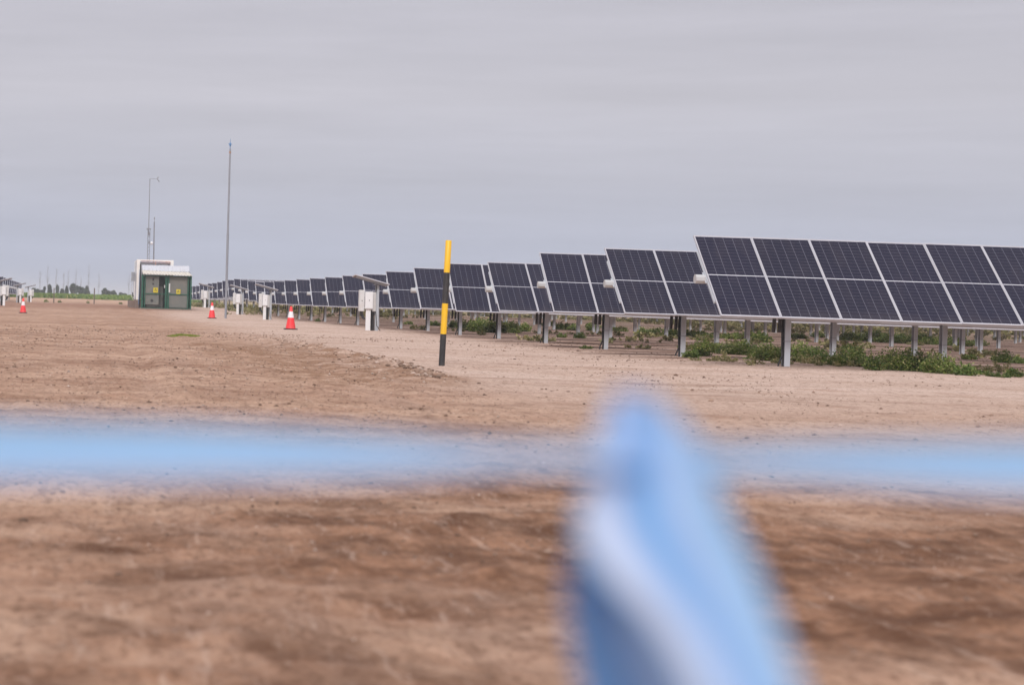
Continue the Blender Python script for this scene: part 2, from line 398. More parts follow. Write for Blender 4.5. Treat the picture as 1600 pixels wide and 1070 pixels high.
def groundmat():
    m = bpy.data.materials.new('bare_earth'); m.use_nodes = True
    N, L = m.node_tree.nodes, m.node_tree.links
    b = N['Principled BSDF']; b.inputs['Roughness'].default_value = 0.95; b.inputs['Specular IOR Level'].default_value = 0.12
    g = N.new('ShaderNodeNewGeometry'); P = g.outputs['Position']
    s = N.new('ShaderNodeSeparateXYZ'); L.new(P, s.inputs[0]); X, Y = s.outputs['X'], s.outputs['Y']
    def mth(op, a, bb=None, cc=None, clamp=False):
        n = N.new('ShaderNodeMath'); n.operation = op; n.use_clamp = clamp
        for i, v in enumerate((a, bb, cc)):
            if v is None: continue
            if isinstance(v, (int, float)): n.inputs[i].default_value = v
            else: L.new(v, n.inputs[i])
        return n.outputs[0]
    def noise(scale, det=4, rough=.55, st=(1, 1, 1), off=0):
        mp_ = N.new('ShaderNodeMapping'); mp_.inputs['Scale'].default_value = st; mp_.inputs['Location'].default_value = (off, off * .7, 0)
        L.new(P, mp_.inputs[0]); n = N.new('ShaderNodeTexNoise'); n.inputs['Scale'].default_value = scale
        n.inputs['Detail'].default_value = det; n.inputs['Roughness'].default_value = rough
        L.new(mp_.outputs[0], n.inputs['Vector']); return n.outputs['Fac']
    def rng(v, a, bb, c=0.0, d=1.0, smooth=True):
        n = N.new('ShaderNodeMapRange'); n.interpolation_type = 'SMOOTHSTEP' if smooth else 'LINEAR'
        L.new(v, n.inputs['Value'])
        for k, q in zip(('From Min', 'From Max', 'To Min', 'To Max'), (a, bb, c, d)): n.inputs[k].default_value = q
        return n.outputs[0]
    def mix(f, a, bb):
        n = N.new('ShaderNodeMixRGB')
        if isinstance(f, (int, float)): n.inputs[0].default_value = f
        else: L.new(f, n.inputs[0])
        for i, v in ((1, a), (2, bb)):
            if isinstance(v, tuple): n.inputs[i].default_value = (*v, 1)
            else: L.new(v, n.inputs[i])
        return n.outputs[0]
    n_big = noise(.18, 5, .6, (1, .8, 1)); n_mid = noise(.9, 6, .65, (1, 1, 1), 5); n_fine = noise(6, 7, .75, (1, .45, 1), 11); n_x = noise(.5, 5, .6, (.28, 1.3, 1), 21)
    n_sm = noise(2.0, 9, .70, (1, .8, 1), 81); n_gr = noise(22, 4, .7, (1, .6, 1), 91); n_ty = noise(13, 6, .75, (1, .13, 1), 121); n_trk = noise(2.2, 4, .6, (1.0, .045, 1), 31)
    edge = mth('ADD', X, rng(n_big, .2, .8, -.8, 1.6, False))
    road = rng(edge, 6.6, 3.2)
    fy = mth('ADD', Y, rng(noise(.35, 4, .6, (1, 1, 1), 41), .2, .8, -1.6, 1.6, False))
    fore = rng(fy, 12.2, 10.4)
    midz = rng(fy, 26.0, 17.0)                  # intermediate tone in front of the pale strip
    pale = (0.60, 0.465, 0.395); pale2 = (0.51, 0.38, 0.312)
    brown = (0.41, 0.262, 0.19); brown2 = (0.28, 0.165, 0.115); sandy = (0.53, 0.365, 0.272)
    cp = mix(rng(n_x, .35, .70), pale, pale2)
    cp = mix(mth('MULTIPLY', rng(n_mid, .52, .72), .55), cp, (0.37, 0.235, 0.17))
    n_ln = noise(1.1, 5, .62, (.16, 1.5, 1), 101); n_lg = noise(.55, 4, .55, (.06, 1, 1), 111)
    cp = mix(mth('MULTIPLY', rng(n_ln, .57, .66), .5), cp, (0.25, 0.165, 0.125)); cp = mix(mth('MULTIPLY', rng(n_ln, .44, .34), .5), cp, (0.68, 0.55, 0.48))  # thin dark streaks: crumb-edge shadows put into the soil colour
    cb = mix(rng(n_mid, .40, .60), sandy, brown)
    cb = mix(mth('MULTIPLY', rng(n_x, .46, .66), .85), cb, brown2)
    cb = mix(mth('MULTIPLY', rng(n_trk, .50, .66), .45), cb, (0.41, 0.285, 0.225))
    cb = mix(mth('MULTIPLY', rng(n_sm, .48, .66), .6), cb, (0.16, 0.09, 0.06))
    cb = mix(mth('MULTIPLY', rng(n_sm, .50, .34), .6), cb, (0.50, 0.345, 0.26))
    cb = mix(mth('MULTIPLY', rng(n_big, .50, .62), .35), cb, (0.20, 0.108, 0.070))
    cp = mix(mth('MULTIPLY', rng(n_sm, .54, .66), .4), cp, (0.33, 0.215, 0.165))
    cm = mix(mth('MULTIPLY', midz, .45), cp, mix(rng(n_mid, .4, .65), (0.44, 0.29, 0.21), (0.34, 0.21, 0.15)))
    col = mix(mth('MAXIMUM', mth('MULTIPLY', road, .9), mth('MULTIPLY', fore, .97)), cm, cb)
    wz = mth('MULTIPLY', mth('MULTIPLY', rng(edge, 1.5, 3.5), rng(edge, 5.9, 5.1)), mth('MULTIPLY', rng(Y, 21, 25), rng(Y, 46, 38)))
    col = mix(mth('MULTIPLY', wz, mth('MULTIPLY', rng(n_sm, .38, .55), .75)), col, (0.25, 0.145, 0.09))
    nearm = rng(fy, 12.0, 10.0)
    col = mix(mth('MULTIPLY', nearm, rng(noise(.45, 5, .65, (.6, 1, 1), 95), .40, .58, .05, .9)), col, mix(rng(n_sm, .36, .60), (0.34, 0.195, 0.130), (0.105, 0.050, 0.030)))
    # between the rows : redder, with dark lines: darker soil plus painted ridge shade
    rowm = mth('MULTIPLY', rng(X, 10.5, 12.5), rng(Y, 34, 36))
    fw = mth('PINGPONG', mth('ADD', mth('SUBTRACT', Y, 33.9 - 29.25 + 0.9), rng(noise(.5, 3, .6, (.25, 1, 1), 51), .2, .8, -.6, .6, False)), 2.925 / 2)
    ridge_shade = mth('MULTIPLY', rng(fw, .56, .34), rng(n_ln, .34, .44))
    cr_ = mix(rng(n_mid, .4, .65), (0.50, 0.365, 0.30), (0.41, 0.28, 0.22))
    cr_ = mix(mth('MULTIPLY', rng(n_lg, .50, .40), .6), cr_, (0.56, 0.42, 0.35)); cr_ = mix(mth('MULTIPLY', ridge_shade, .92), cr_, (0.13, 0.078, 0.058))
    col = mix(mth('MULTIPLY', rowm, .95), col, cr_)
    # dry grass cover far out
    far = rng(Y, 100, 190); fg = mth('MULTIPLY', far, rng(noise(.08, 5, .7, (1, .5, 1), 61), .42, .55))
    col = mix(mth('MULTIPLY', mth('MULTIPLY', fg, rng(X, 9, 13)), .8), col, (0.33, 0.29, 0.13))
    # far crossing track, and sand bank beyond
    trk = mth('MULTIPLY', rng(fy, 120, 135), rng(fy, 215, 190))
    trk = mth('MULTIPLY', trk, rng(X, 9, 5))
    col = mix(mth('MULTIPLY', trk, .7), col, (0.27, 0.155, 0.115))
    bank = mth('MULTIPLY', rng(fy, 225, 245), rng(X, 12, 6))
    col = mix(mth('MULTIPLY', bank, .9), col, (0.50, 0.34, 0.25))
    far2 = rng(Y, 520, 760); col = mix(far2, col, (0.14, 0.17, 0.07))
    # specks
    sp = mth('MULTIPLY', rng(n_fine, .55, .64), .6)
    col = mix(sp, col, (0.20, 0.125, 0.09))
    sp2 = mth('MULTIPLY', rng(noise(9, 4, .7, (1, 1, 1), 71), .63, .72), .35)
    col = mix(sp2, col, (0.60, 0.47, 0.40))
    col = mix(rng(n_gr, .50, .66, 0, .6), col, (0.14, 0.078, 0.052)); col = mix(rng(n_gr, .45, .30, 0, .22), col, (0.50, 0.36, 0.28))
    col = mix(rng(n_ty, .52, .70, 0, .4), col, (0.19, 0.115, 0.08)); col = mix(rng(n_ty, .46, .32, 0, .35), col, (0.60, 0.46, 0.38))
    hs = N.new('ShaderNodeHueSaturation'); hs.inputs['Saturation'].default_value = 1.10; L.new(col, hs.inputs['Color']); col = hs.outputs[0]
    L.new(col, b.inputs['Base Color'])
    hsum = mth('ADD', mth('MULTIPLY', n_fine, 1.0), mth('MULTIPLY', n_mid, 1.6))
    bp = N.new('ShaderNodeBump'); bp.inputs['Strength'].default_value = 1.0; bp.inputs['Distance'].default_value = 0.05
    L.new(hsum, bp.inputs['Height']); L.new(bp.outputs[0], b.inputs['Normal'])
    return m
M['ground'] = groundmat()
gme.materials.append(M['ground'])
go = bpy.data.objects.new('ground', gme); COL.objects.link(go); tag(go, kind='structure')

# loose clods: uncountable
def clods():
    rs = np.random.RandomState(5); V = []; Fc = []
    base = [(1, 0, 0), (-1, 0, 0), (0, 1, 0), (0, -1, 0), (0, 0, 1), (0, 0, -1)]
    tri = [(0, 2, 4), (2, 1, 4), (1, 3, 4), (3, 0, 4), (2, 0, 5), (1, 2, 5), (3, 1, 5), (0, 3, 5)]
    bm = bmesh.new(); bmesh.ops.create_icosphere(bm, subdivisions=1, radius=1)
    bm.verts.index_update(); bv = np.array([v.co[:] for v in bm.verts]); bf = [[v.index for v in f.verts] for f in bm.faces]; bm.free()
    def put(x, y, r):
        j = bv * (1 + .35 * (rs.rand(len(bv), 1) - .5)) * np.array([r * rs.uniform(.8, 1.5), r * rs.uniform(.8, 1.4), r * rs.uniform(.45, .8)])
        o = len(V); z = surf(x, y)
        for q in j: V.append((x + q[0], y + q[1], z + q[2] + r * .15))
        for f in bf: Fc.append([o + i for i in f])
    for _ in range(300):                                       # windrow
        y = rs.uniform(23.5, 46); x = BX + .25 * math.sin(y * .25) + rs.normal(0, .28); put(x, y, rs.uniform(.008, .032) * rs.uniform(.5, 1.2))
    for _ in range(170):
        y = rs.uniform(24.5, 33); x = BX + .1 + .25 * math.sin(y * .25) + rs.normal(0, .16); put(x, y, rs.uniform(.012, .045))
    for _ in range(1500):
        y = 5 + 50 * rs.rand() ** 1.3; x = rs.uniform(-.07 * y - .5, .56 * y + 1)
        if y > 33 and x > 11 and rs.rand() < .5: continue
        k = 1 if x < BX or y < 12 else .6
        put(x, y, .0035 / (rs.rand() * .97 + .06) ** .6 * k * (1 + y * .01))
    for _ in range(260):
        y = rs.uniform(14, 30); x = rs.uniform(-1.5, 6.5); put(x, y, rs.uniform(.006, .02))
    n = 24000
    y = 1 / (1 / 60. + rs.rand(n) * (1 / 7.5 - 1 / 60.)); y = np.where(rs.rand(n) < .35, rs.uniform(12, 55, n), y)
    x = rs.uniform(-.08, .56, n) * y - rs.rand(n) * .5
    keep = (fbm(x * .35, y * .22, 3) + .25 * (x < BX) + .2 * (y < 12) - .16 * ((x > BX + .3) & (y > 12)) + rs.uniform(-.25, .25, n)) > -.02
    x, y = x[keep], y[keep]; n = len(x); z = ground_z(x, y) + relief(x, y)
    r = y * rs.uniform(.00012, .00040, n) * (1 + 1.6 * (rs.rand(n) < .05)); r = np.clip(r, .002, .022)
    b8 = np.array(base, float); J = b8[None] * (1 + .5 * (rs.rand(n, 6, 1) - .5)) * (r[:, None, None] * np.stack([rs.uniform(.9, 2.0, n), rs.uniform(.8, 1.5, n), rs.uniform(.6, 1.1, n)], 1)[:, None, :])
    J = J + np.stack([x, y, z + r * .35], 1)[:, None, :]
    o0 = len(V); V += [tuple(q) for q in J.reshape(-1, 3)]
    T = np.array(tri); Fc += [tuple(q) for q in (T[None] + (o0 + 6 * np.arange(n))[:, None, None]).reshape(-1, 3)]
    cm = leafmat('clod_earth', (0.15, 0.09, 0.062), (0.40, 0.275, 0.205), (0.60, 0.48, 0.41), 1.0)
    me = bpy.data.meshes.new('soil_clods'); me.from_pydata(V, [], Fc); me.materials.append(cm); me.update()
    o = bpy.data.objects.new('soil_clods', me); COL.objects.link(o)
    tag(o, 'small brown clods and pebbles scattered over the bare earth', 'clods', kind='stuff')
clods()

# ------------------------------------------------------------------ solar rows
PW, PL, PT = 1.128, 2.29, 0.035        # one module
GAP = 0.006
def panel_meshes():
    g = MB(); g.box((0, 0, -.004), (PW - .05, PL - .05, .006), 0)
    glass = g.mesh('solar_panel', M['cell'])
    f = MB(); w = .021
    for sx in (-1, 1): f.box((sx * (PW / 2 - w / 2), 0, -PT / 2 + .003), (w, PL, PT))
    for sy in (-1, 1): f.box((0, sy * (PL / 2 - w / 2), -PT / 2 + .003), (PW - 2 * w, w, PT))
    f.box((0, 0, -.0120), (PW - 2 * w, PL - 2 * w, .006))
    frame = f.mesh('panel_frame', M['frame'])
    h = MB(); h.v = list(g.v); h.f = list(g.f); h.m = [0] * len(g.f); h.sm = list(g.sm)
    h.add(f.v, f.f, 1); both = h.mesh('solar_panel', [M['cell'], M['frame']])
    return glass, frame, both
GLASS, FRAME, BOTH = panel_meshes()

def post_mesh(h):
    m = MB(); w, d, t = .11, .15, .009       # H section, broad flange towards the camera
    m.box((0, -d / 2, h / 2 - .15), (w, t, h + .3)); m.box((0, d / 2, h / 2 - .15), (w, t, h + .3))
    m.box((-.018, 0, h / 2 - .15), (t, d - t, h + .3), 1)  # web lies in shadow: shade put into its darker steel colour
    m.box((0, 0, h + .005), (w + .05, d + .03, .012)); m.box((0, -d / 2 - .009, h - .08), (.13, .006, .16), 0)
    for z in (h * .32,): m.box((0, 0, z), (w + .012, d + .018, .012), 1)
    return m.mesh('post', [M['galv'], M['galv_dark']])
def mesh_obj(name, me, parent, loc=None, rot=None):
    o = bpy.data.objects.new(name, me); COL.objects.link(o); o.parent = parent
    if loc is not None: o.location = loc
    if rot is not None: o.rotation_euler = rot
    return o
def damper_mesh(a, b):
    m = MB(); a = Vector(a); b = Vector(b)
    m.tube([a, a.lerp(b, .25)], .022, 8); m.tube([a.lerp(b, .2), b], .036, 10); return m.mesh('damper', M['black'])
def conduit_mesh(h):
    m = MB()
    for dx, fl in ((-.070, -.15), (-.050, -.06)):
        m.tube([(fl, -.03, -.05), (fl * .8 + dx * .2, -.03, .07), (dx, -.02, .22), (dx, .02, h * .5), (dx + .03, .05, h - .15)], .018, 7)
    return m.mesh('cable_conduit', M['black'])

ORD = ['first', 'second', 'third', 'fourth', 'fifth', 'sixth', 'seventh', 'eighth', 'ninth', 'tenth', 'eleventh', 'twelfth', 'thirteenth', 'fourteenth', 'fifteenth', 'sixteenth', 'seventeenth', 'eighteenth', 'nineteenth', 'twentieth', 'twenty-first', 'twenty-second', 'twenty-third', 'twenty-fourth', 'twenty-fifth', 'twenty-sixth', 'twenty-seventh', 'twenty-eighth', 'twenty-ninth']
TUBE = {}
def row(i, left, name='solar_panel_row', side=1, x0=None, yb=None, zt=None, zb=None, zg=None, nmod=None, detail=0):
    """side 1: runs to +X from x0, side -1: runs to -X"""
    h = zt - zb; tilt = math.asin(min(.78, h / PL)); dep = PL * math.cos(tilt)
    yc = yb + dep / 2; zc = (zt + zb) / 2 + EYE
    gnd = zg + EYE
    root = empty(name, (x0, yc, gnd), (0, SLOPE if side > 0 else 0, 0))
    hc = zc - gnd
    rt = (tilt, 0, 0)
    n = Vector((0, -math.sin(tilt), math.cos(tilt)))
    rs = random.Random(i * 13 + 5 * side)
    for k in range(nmod):
        x = side * (PW / 2 + k * (PW + GAP))
        dz = rs.uniform(-.004, .004)
        dt = rs.uniform(-.003, .003)
        if detail >= 1:
            o = mesh_obj('solar_panel', GLASS, root, (x, 0, hc + dz), (tilt + dt, 0, 0)); mesh_obj('panel_frame', FRAME, o)
        else: mesh_obj('solar_panel', BOTH, root, (x, 0, hc + dz), (tilt + dt, 0, 0))
    ln = nmod * (PW + GAP)
    # torque tube: octagonal, behind the modules
    tz = hc - .125 * math.cos(tilt) ; ty = .125 * math.sin(tilt)
    key = ('t', nmod, side)
    if key not in TUBE:
        m = MB(); a = -0.20 * side; b = side * ln
        m.tube([(a, 0, 0), (b, 0, 0)], .092, 8, smooth=False); TUBE[key] = m.mesh('torque_tube', M['tube'])
    mesh_obj('torque_tube', TUBE[key], root, (0, ty, tz), (tilt + R(22.5), 0, 0))
    # rails under the seams
    if 'rail' not in TUBE:
        m = MB(); m.box((0, 0, 0), (.05, 1.45, .045)); m.box((0, 0, -.03), (.09, .3, .016)); TUBE['rail'] = m.mesh('mounting_rail', M['galv'])
    off = -n * .062
    nr = nmod + 1 if detail >= 1 else 1
    for k in range(nr):
        x = side * (k * (PW + GAP) - GAP / 2 + (.012 if k == 0 else 0))
        mesh_obj('mounting_rail', TUBE['rail'], root, (x, off.y, hc + off.z), rt)
    # posts
    ph = round(tz - .08, 2)
    if ('p', ph) not in TUBE: TUBE[('p', ph)] = post_mesh(ph)
    x = 1.60; k = 0
    while x < ln + .5:
        p = mesh_obj('post', TUBE[('p', ph)], root, (side * x, ty, tz - .08 - ph))
        if detail >= 1:
            if 'bearing' not in TUBE:
                m = MB(); m.tube([(-.06, 0, 0), (.06, 0, 0)], .11, 12); m.box((0, 0, -.09), (.10, .16, .05)); TUBE['bearing'] = m.mesh('bearing', M['galv_dark'])
            mesh_obj('bearing', TUBE['bearing'], root, (side * x, ty, tz))
        if k % 2 == 0 and i < 20 and side > 0:
            if 'damper' not in TUBE:
                TUBE['damper'] = damper_mesh((0, -.26, -.45), (0, -.20, -.97)); 
            for dx in ((-.33, -.22) if k == 0 else ()): mesh_obj('damper', TUBE['damper'], root, (x + dx, ty, tz))
            if k == 0:
                if ('c', ph) not in TUBE: TUBE[('c', ph)] = conduit_mesh(ph)
                mesh_obj('cable_conduit', TUBE[('c', ph)], root, (x - .01, ty, tz - .08 - ph))
        x += {3: (5.9, 4.9, 5.9), 4: (7.1, 8.0, 6.0)}[i][min(k, 2)] if i in (3, 4) else 5.9 if i < 3 else rs.choice((5.4, 5.9, 6.4, 6.9)); k += 1
    return root

def rlabel(i):
    extra = {0: 'nearest row of dark solar panels, filling the right side of the photo',
             3: 'fourth row of solar panels from the camera, second right of the yellow pole',
             4: 'fifth row of solar panels from the camera, ending just right of the yellow pole',
             5: 'sixth row of solar panels from the camera, passing behind the yellow pole',
             7: 'eighth row of solar panels from the camera, ending behind the nearest white cabinets'}
    return extra.get(i, '%s row of solar panels from the camera, right of the dirt road' % ORD[i])
for i in range(NROW):
    D = DB[i]; right = (W0 + 60 - PU) * (D + 2) / F
    nmod = min(100, max(8, int((right - XL[i]) / (PW + GAP)) + 2))
    r = row(i, 0, side=1, x0=XL[i], yb=D, zt=ZT[i], zb=ZB[i], zg=ZG[i], nmod=nmod, detail=1 if i < 6 else 0)
    tag(r, rlabel(i), 'solar panels', 'rows of solar panels right of the dirt road')
# block left of the road
LEFTD = [168 + PITCH * i for i in range(12)]
for i, D in enumerate(LEFTD):
    g0 = gz(-9, D) - EYE
    zt = 1.36 + g0 * .35 + .42 - .02 * i; 
    nmod = 8 if i < 4 else 6
    r = row(i, 0, side=-1, x0=-8.95 - .085 * i, yb=D, zt=zt, zb=zt - 1.5, zg=g0, nmod=nmod, detail=0)
    tag(r, '%s row back of blue solar panels at the left edge, beyond the cone' % ORD[i], 'solar panels', 'rows of solar panels at the left edge')

# ------------------------------------------------------------------ striped marker pole
p = on_ground(690, 572); top = px(701, 376, p.y)
pz = surf(p.x, p.y)
root = empty('marker_pole', (p.x, p.y, pz), (0, math.atan2(top.x - p.x, top.z - p.z), 0))
H = (top - p).length; rr = .052
seg = [(0, .253), (.253, .503), (.503, .743), (.743, 1.0)]
m = MB(); m.tube([(0, 0, -.2), (0, 0, H * .253)], rr, 20); m.build('black_section', M['blackpaint'], root)
m = MB(); m.tube([(0, 0, H * .253), (0, 0, H * .497)], rr, 20); m.build('yellow_section', M['yellow'], root)
m = MB(); m.tube([(0, 0, H * .497), (0, 0, H * .743)], rr, 20); m.build('black_section', M['blackpaint'], root)
m = MB(); m.tube([(0, 0, H * .743), (0, 0, H - .01), (0, 0, H)], [rr, rr, rr - .008], 20); m.build('yellow_section', M['yellow'], root)
tag(root, 'leaning round pole with yellow and black bands in front of the panel rows', 'marker pole')

# ------------------------------------------------------------------ traffic cones
def cone(u, v, hpx, label):
    p = on_ground(u, v); hh = hpx * p.y / F; k = hh / .75
    root = empty('traffic_cone', (p.x, p.y, surf(p.x, p.y)))
    def rad(z): return (.165 - (.165 - .034) * z / .72) * k
    m = MB(); m.box((0, 0, .018 * k), (.42 * k, .42 * k, .036 * k), bev=.008); m.build('base', M['black'], root)
    def sec(name, z0, z1, mt, closed=False):
        m = MB(); pr = [(rad(z0), (z0 + .03) * k), (rad(z1), (z1 + .03) * k)]
        if closed: pr += [(rad(z1) * .6, (z1 + .034) * k), (0.0001, (z1 + .034) * k)]
        m.lathe(pr, 24); return m.build(name, mt, root)
    sec('cone_body', 0.004, .36, M['red']); sec('reflective_collar', .36, .56, M['white_band']); sec('cone_tip', .56, .72, M['red'], True)
    tag(root, label, 'traffic cone', 'red and white traffic cones on the dirt road')
cone(454, 515.5, 36, 'red and white traffic cone on a black base, nearest one, left of the white cabinets')
cone(331, 497.5, 25, 'small red and white traffic cone beside the foot of the tall thin mast')
cone(36, 488.5, 23, 'red and white traffic cone at the far left edge of the road')

# ------------------------------------------------------------------ tall mast with blue tip
p = on_ground(352.5, 496.5); t = px(359.6, 232, p.y); hh = (t - p).length
root = empty('lightning_mast', (p.x, p.y, surf(p.x, p.y)), (0, math.atan2(t.x - p.x, t.z - p.z), 0))
m = MB(); m.tube([(0, 0, -.2), (0, 0, hh * .5)], .072, 12); m.tube([(0, 0, hh * .5), (0, 0, hh)], [.060, .050], 12); m.build('mast_tube', M['mast'], root)
m = MB(); m.tube([(0, 0, hh - .26), (0, 0, hh - .16)], .064, 12); m.build('band', M['rust'], root)
m = MB(); m.tube([(0, 0, hh), (0, 0, hh + .3)], .022, 8); m.lathe([(.001, hh + .10), (.06, hh + .2), (.062, hh + .3), (.03, hh + .38), (.001, hh + .4)], 10)
m.tube([(0, 0, hh + .35), (0, 0, hh + .62)], [.02, .006], 6); m.box((0, 0, hh + .28), (.24, .03, .03)); m.build('finial', M['blue'], root)
tag(root, 'tall thin grey lightning mast with a blue tip standing on the dirt', 'mast')

# ------------------------------------------------------------------ control stations
def station(u, v, hpx, mir, label, D=None, dark=False):
    if D is None: p = on_ground(u, v)
    else: p = px(u, v, D)
    z = surf(p.x, p.y); sc = 1.0
    root = empty('control_station', (p.x, p.y, z if abs(z - p.z) < .25 else p.z)); s = -1 if mir else 1
    gnd = -.4
    m = MB(); m.box((0, 0, .40), (.17, .10, 1.0 - .17), bev=.004); m.box((0, -.052, .40), (.05, .006, .8), 0); m.build('white_post', M['white'], root)
    def cab(cx, cy, w, d, z0, z1, mt, knob=True):
        m = MB(); m.box((cx * s, cy, (z0 + z1) / 2), (w, d, z1 - z0), bev=.012)
        o = m.build('cabinet', mt, root)
        m = MB(); m.box((cx * s, cy - d / 2 - .004, (z0 + z1) / 2), (w - .035, .008, z1 - z0 - .045), bev=.003); m.build('cabinet_door', mt, o)
        if knob:
            m = MB(); m.tube([(cx * s, cy - d / 2 - .004, (z0 + z1) / 2), (cx * s, cy - d / 2 - .022, (z0 + z1) / 2)], .018, 10); m.build('lock', M['black'], o)
        return o
    cab(.01, -.03, .28, .22, .80, 1.44, M['white'])
    cab(-.235, .16, .19, .26, .70, 1.50, M['box'])
    cab(.215, .14, .13, .24, .71, 1.43, M['box'], False)
    m = MB(); m.box((.35 * s, .155, .66), (.13, .008, 2.05)); m.box((.29 * s, .22, .66), (.01, .13, 2.05), 1); m.box((.41 * s, .18, .66), (.008, .05, 2.05)); m.build('steel_post', [M['galv'], M['galv_dark']], root)  # side web uses the darker steel
    a = R(14.6) * s
    rm = Matrix.Rotation(a, 3, 'Y') @ Matrix.Rotation(R(-5), 3, 'X')
    m = MB(); C0 = Vector((.09 * s, .17, 1.86)); m.box(C0, (1.26, .70, .030), 2, rm); m.box(C0 + rm @ Vector((0, 0, .0175)), (1.26, .70, .004), 0, rm)
    for q in (-1, 1): m.box(C0 + rm @ Vector((0, q * .365, .004)), (1.32, .03, .040), 1, rm); m.box(C0 + rm @ Vector((q * .645, 0, .004)), (.03, .70, .040), 1, rm)
    so = m.build('solar_panel', [M['cell'], M['frame'], M['backsheet']], root)
    m = MB(); 
    for yy in (-.12, .46): m.box(Vector((.09 * s, yy, 1.86)) + rm @ Vector((0, 0, -.035)), (1.2, .04, .035), 0, rm)
    m.box((.33 * s, .2, 1.72), (.16, .5, .05), 0); m.build('panel_bracket', M['galv_dark'], root)
    m = MB()
    for q in (-.20, -.26): m.tube([(q * s, .16, .72), (q * s, .15, .60), ((q + .07) * s, .12, .46), ((q + .13) * s, .08, .42)], .028, 7)
    for q in (.125, .17, .215): m.tube([(q * s, .10, .74), ((q - .01) * s, .08, .5), (q * s, .06, .2), ((q + .01) * s, .05, -.12)], .026, 7)
    m.tube([(.29 * s, .06, .70), (.31 * s, .02, .45), (.32 * s, 0, .2), (.41 * s, -.03, .07), (.47 * s, -.04, -.02)], .013, 6)
    m.build('cables', M['black'], root); m = MB()
    m.tube([(.28 * s, .08, 1.40), (.30 * s, .1, 1.55), (.29 * s, .13, 1.72)], .016, 6)
    m.build('cables', M['black'], root)
    tag(root, label, 'control cabinet', 'white control cabinets with small tilted solar panels')
    root.scale = (sc, sc, sc); return root
station(574.5, 517, 84, False, 'nearest white control cabinets under a small tilted panel, left of the yellow pole')
station(413, 499.5, 54, False, 'white control cabinets under a small tilted panel, second nearest, just left of the largest cone')
station(371, 491.5, 46, False, 'white control cabinets under a small tilted panel, just right of the tall thin mast')
station(320, 479.5, 36, False, 'farthest white control cabinets right of the green shelter', 148)
station(6, 474, 42, True, 'white control cabinets cut by the left edge of the photo', 130)
station(31.5, 471.8, 30, True, 'white control cabinets behind the left cone, panel tilted up to the right', 180)
station(48, 472, 26, True, 'smallest white control cabinets, right of the left traffic cone', 208)

# ------------------------------------------------------------------ transformer cabin and green shelter
KD = 131.0; CP = px(220, 482.3, KD); s_ = KD / F
cb = gz(CP.x + 2, KD) 
zb0 = min(CP.z, surf(CP.x + 2, KD) + .05)
root = empty('transformer_cabin', (CP.x, KD, zb0))
k = 1 / 222.0
def Xc(cx): return (cx - 320) * k
def Zc(cy, cx=320): return (985 - cy) * k + (cx - 320) * k * math.sin(ROLL)
# container behind: local y 1.9 .. 10
y0, y1 = 1.9, 9.5
xl_, xr_ = Xc(246), Xc(862); zt_ = Zc(165)
m = MB(); m.box(((xl_ + xr_) / 2, (y0 + y1) / 2 + .15, (zt_ + .66) / 2 - .05), (xr_ - xl_ - .14, y1 - y0 - .3, zt_ - .66 - .26), 0)
for q in range(34):
    yy = y0 + .5 + q * .21; m.box((xl_ + .055, yy, 2.05), (.035, .09, zt_ - 1.2), 0)
m.build('container_wall', M['roofmetal'], root)
m = MB()
for xx in (xl_ + .12, xr_ - .12): m.box((xx, y0 + .12, (zt_ + .66) / 2), (.24, .24, zt_ - .66), bev=.01); m.box((xx, y1 - .12, (zt_ + .66) / 2), (.24, .24, zt_ - .66), bev=.01)
m.box(((xl_ + xr_) / 2, y0 + .1, zt_ - .06), (xr_ - xl_ - .48, .18, .12)); m.box((xl_ + .1, (y0 + y1) / 2, zt_ - .07), (.16, y1 - y0 - .48, .12))
m.build('container_frame', M['cream'], root)
m = MB(); m.tube([(Xc(310), y0 - .06, Zc(183)), (Xc(560), y0 - .06, Zc(188)), (Xc(810), y0 - .06, Zc(200))], .022, 8); m.tube([(Xc(320), y0 - .06, Zc(205)), (Xc(810), y0 - .06, Zc(222))], .016, 8)
m.tube([(Xc(560), y0 - .06, Zc(190)), (Xc(560), y0 - .06, Zc(250))], .04, 8); m.box((Xc(760), y0 - .05, Zc(196)), (.35, .06, .07)); m.build('pipe', M['pipe_red'], root)
m = MB(); m.box(((xl_ + xr_) / 2, y0 + 3.7, .28), (xr_ - xl_ + .05, 7.6, .76)); m.box((Xc(190), y0 + 4.2, .25), (.5, 5, .66)); m.build('plinth', M['concrete'], root)
# cooling unit + pipes on the left side
m = MB(); m.box((Xc(202), y0 + 2.2, Zc(450)), (.34, .9, .72), bev=.01)
for q in range(9): m.box((Xc(202), y0 + 1.74, Zc(510) + q * .07), (.30, .02, .02), 1)
m.build('cooling_unit', [M['galv'], M['galv_dark']], root)
m = MB(); m.box((Xc(232), y0 + 1.0, Zc(300)), (.1, .5, .9), 0); m.build('vent_box', M['galv'], root)
m = MB(); 
for q, zz in ((Xc(180), .05), (Xc(208), .0)): m.tube([(q, y0 + 2.0, Zc(520)), (q, y0 + 2.0, Zc(800))], .022, 7)
m.tube([(Xc(195), y0 + 1.8, Zc(720)), (Xc(200), y0 + 1.7, Zc(780)), (Xc(215), y0 + 1.6, Zc(830))], .04, 7, 1); m.box((Xc(215), y0 + 1.7, Zc(815)), (.14, .2, .2), 0)
m.build('side_pipes', [M['box'], M['black']], root)
m = MB(); m.tube([(Xc(303), 1.7, 0), (Xc(306), 1.7, Zc(240))], .045, 8); m.tube([(Xc(292), 1.74, .3), (Xc(298), 1.74, Zc(330))], .03, 8, 1); m.build('downpipe', [M['black'], M['blue']], root)

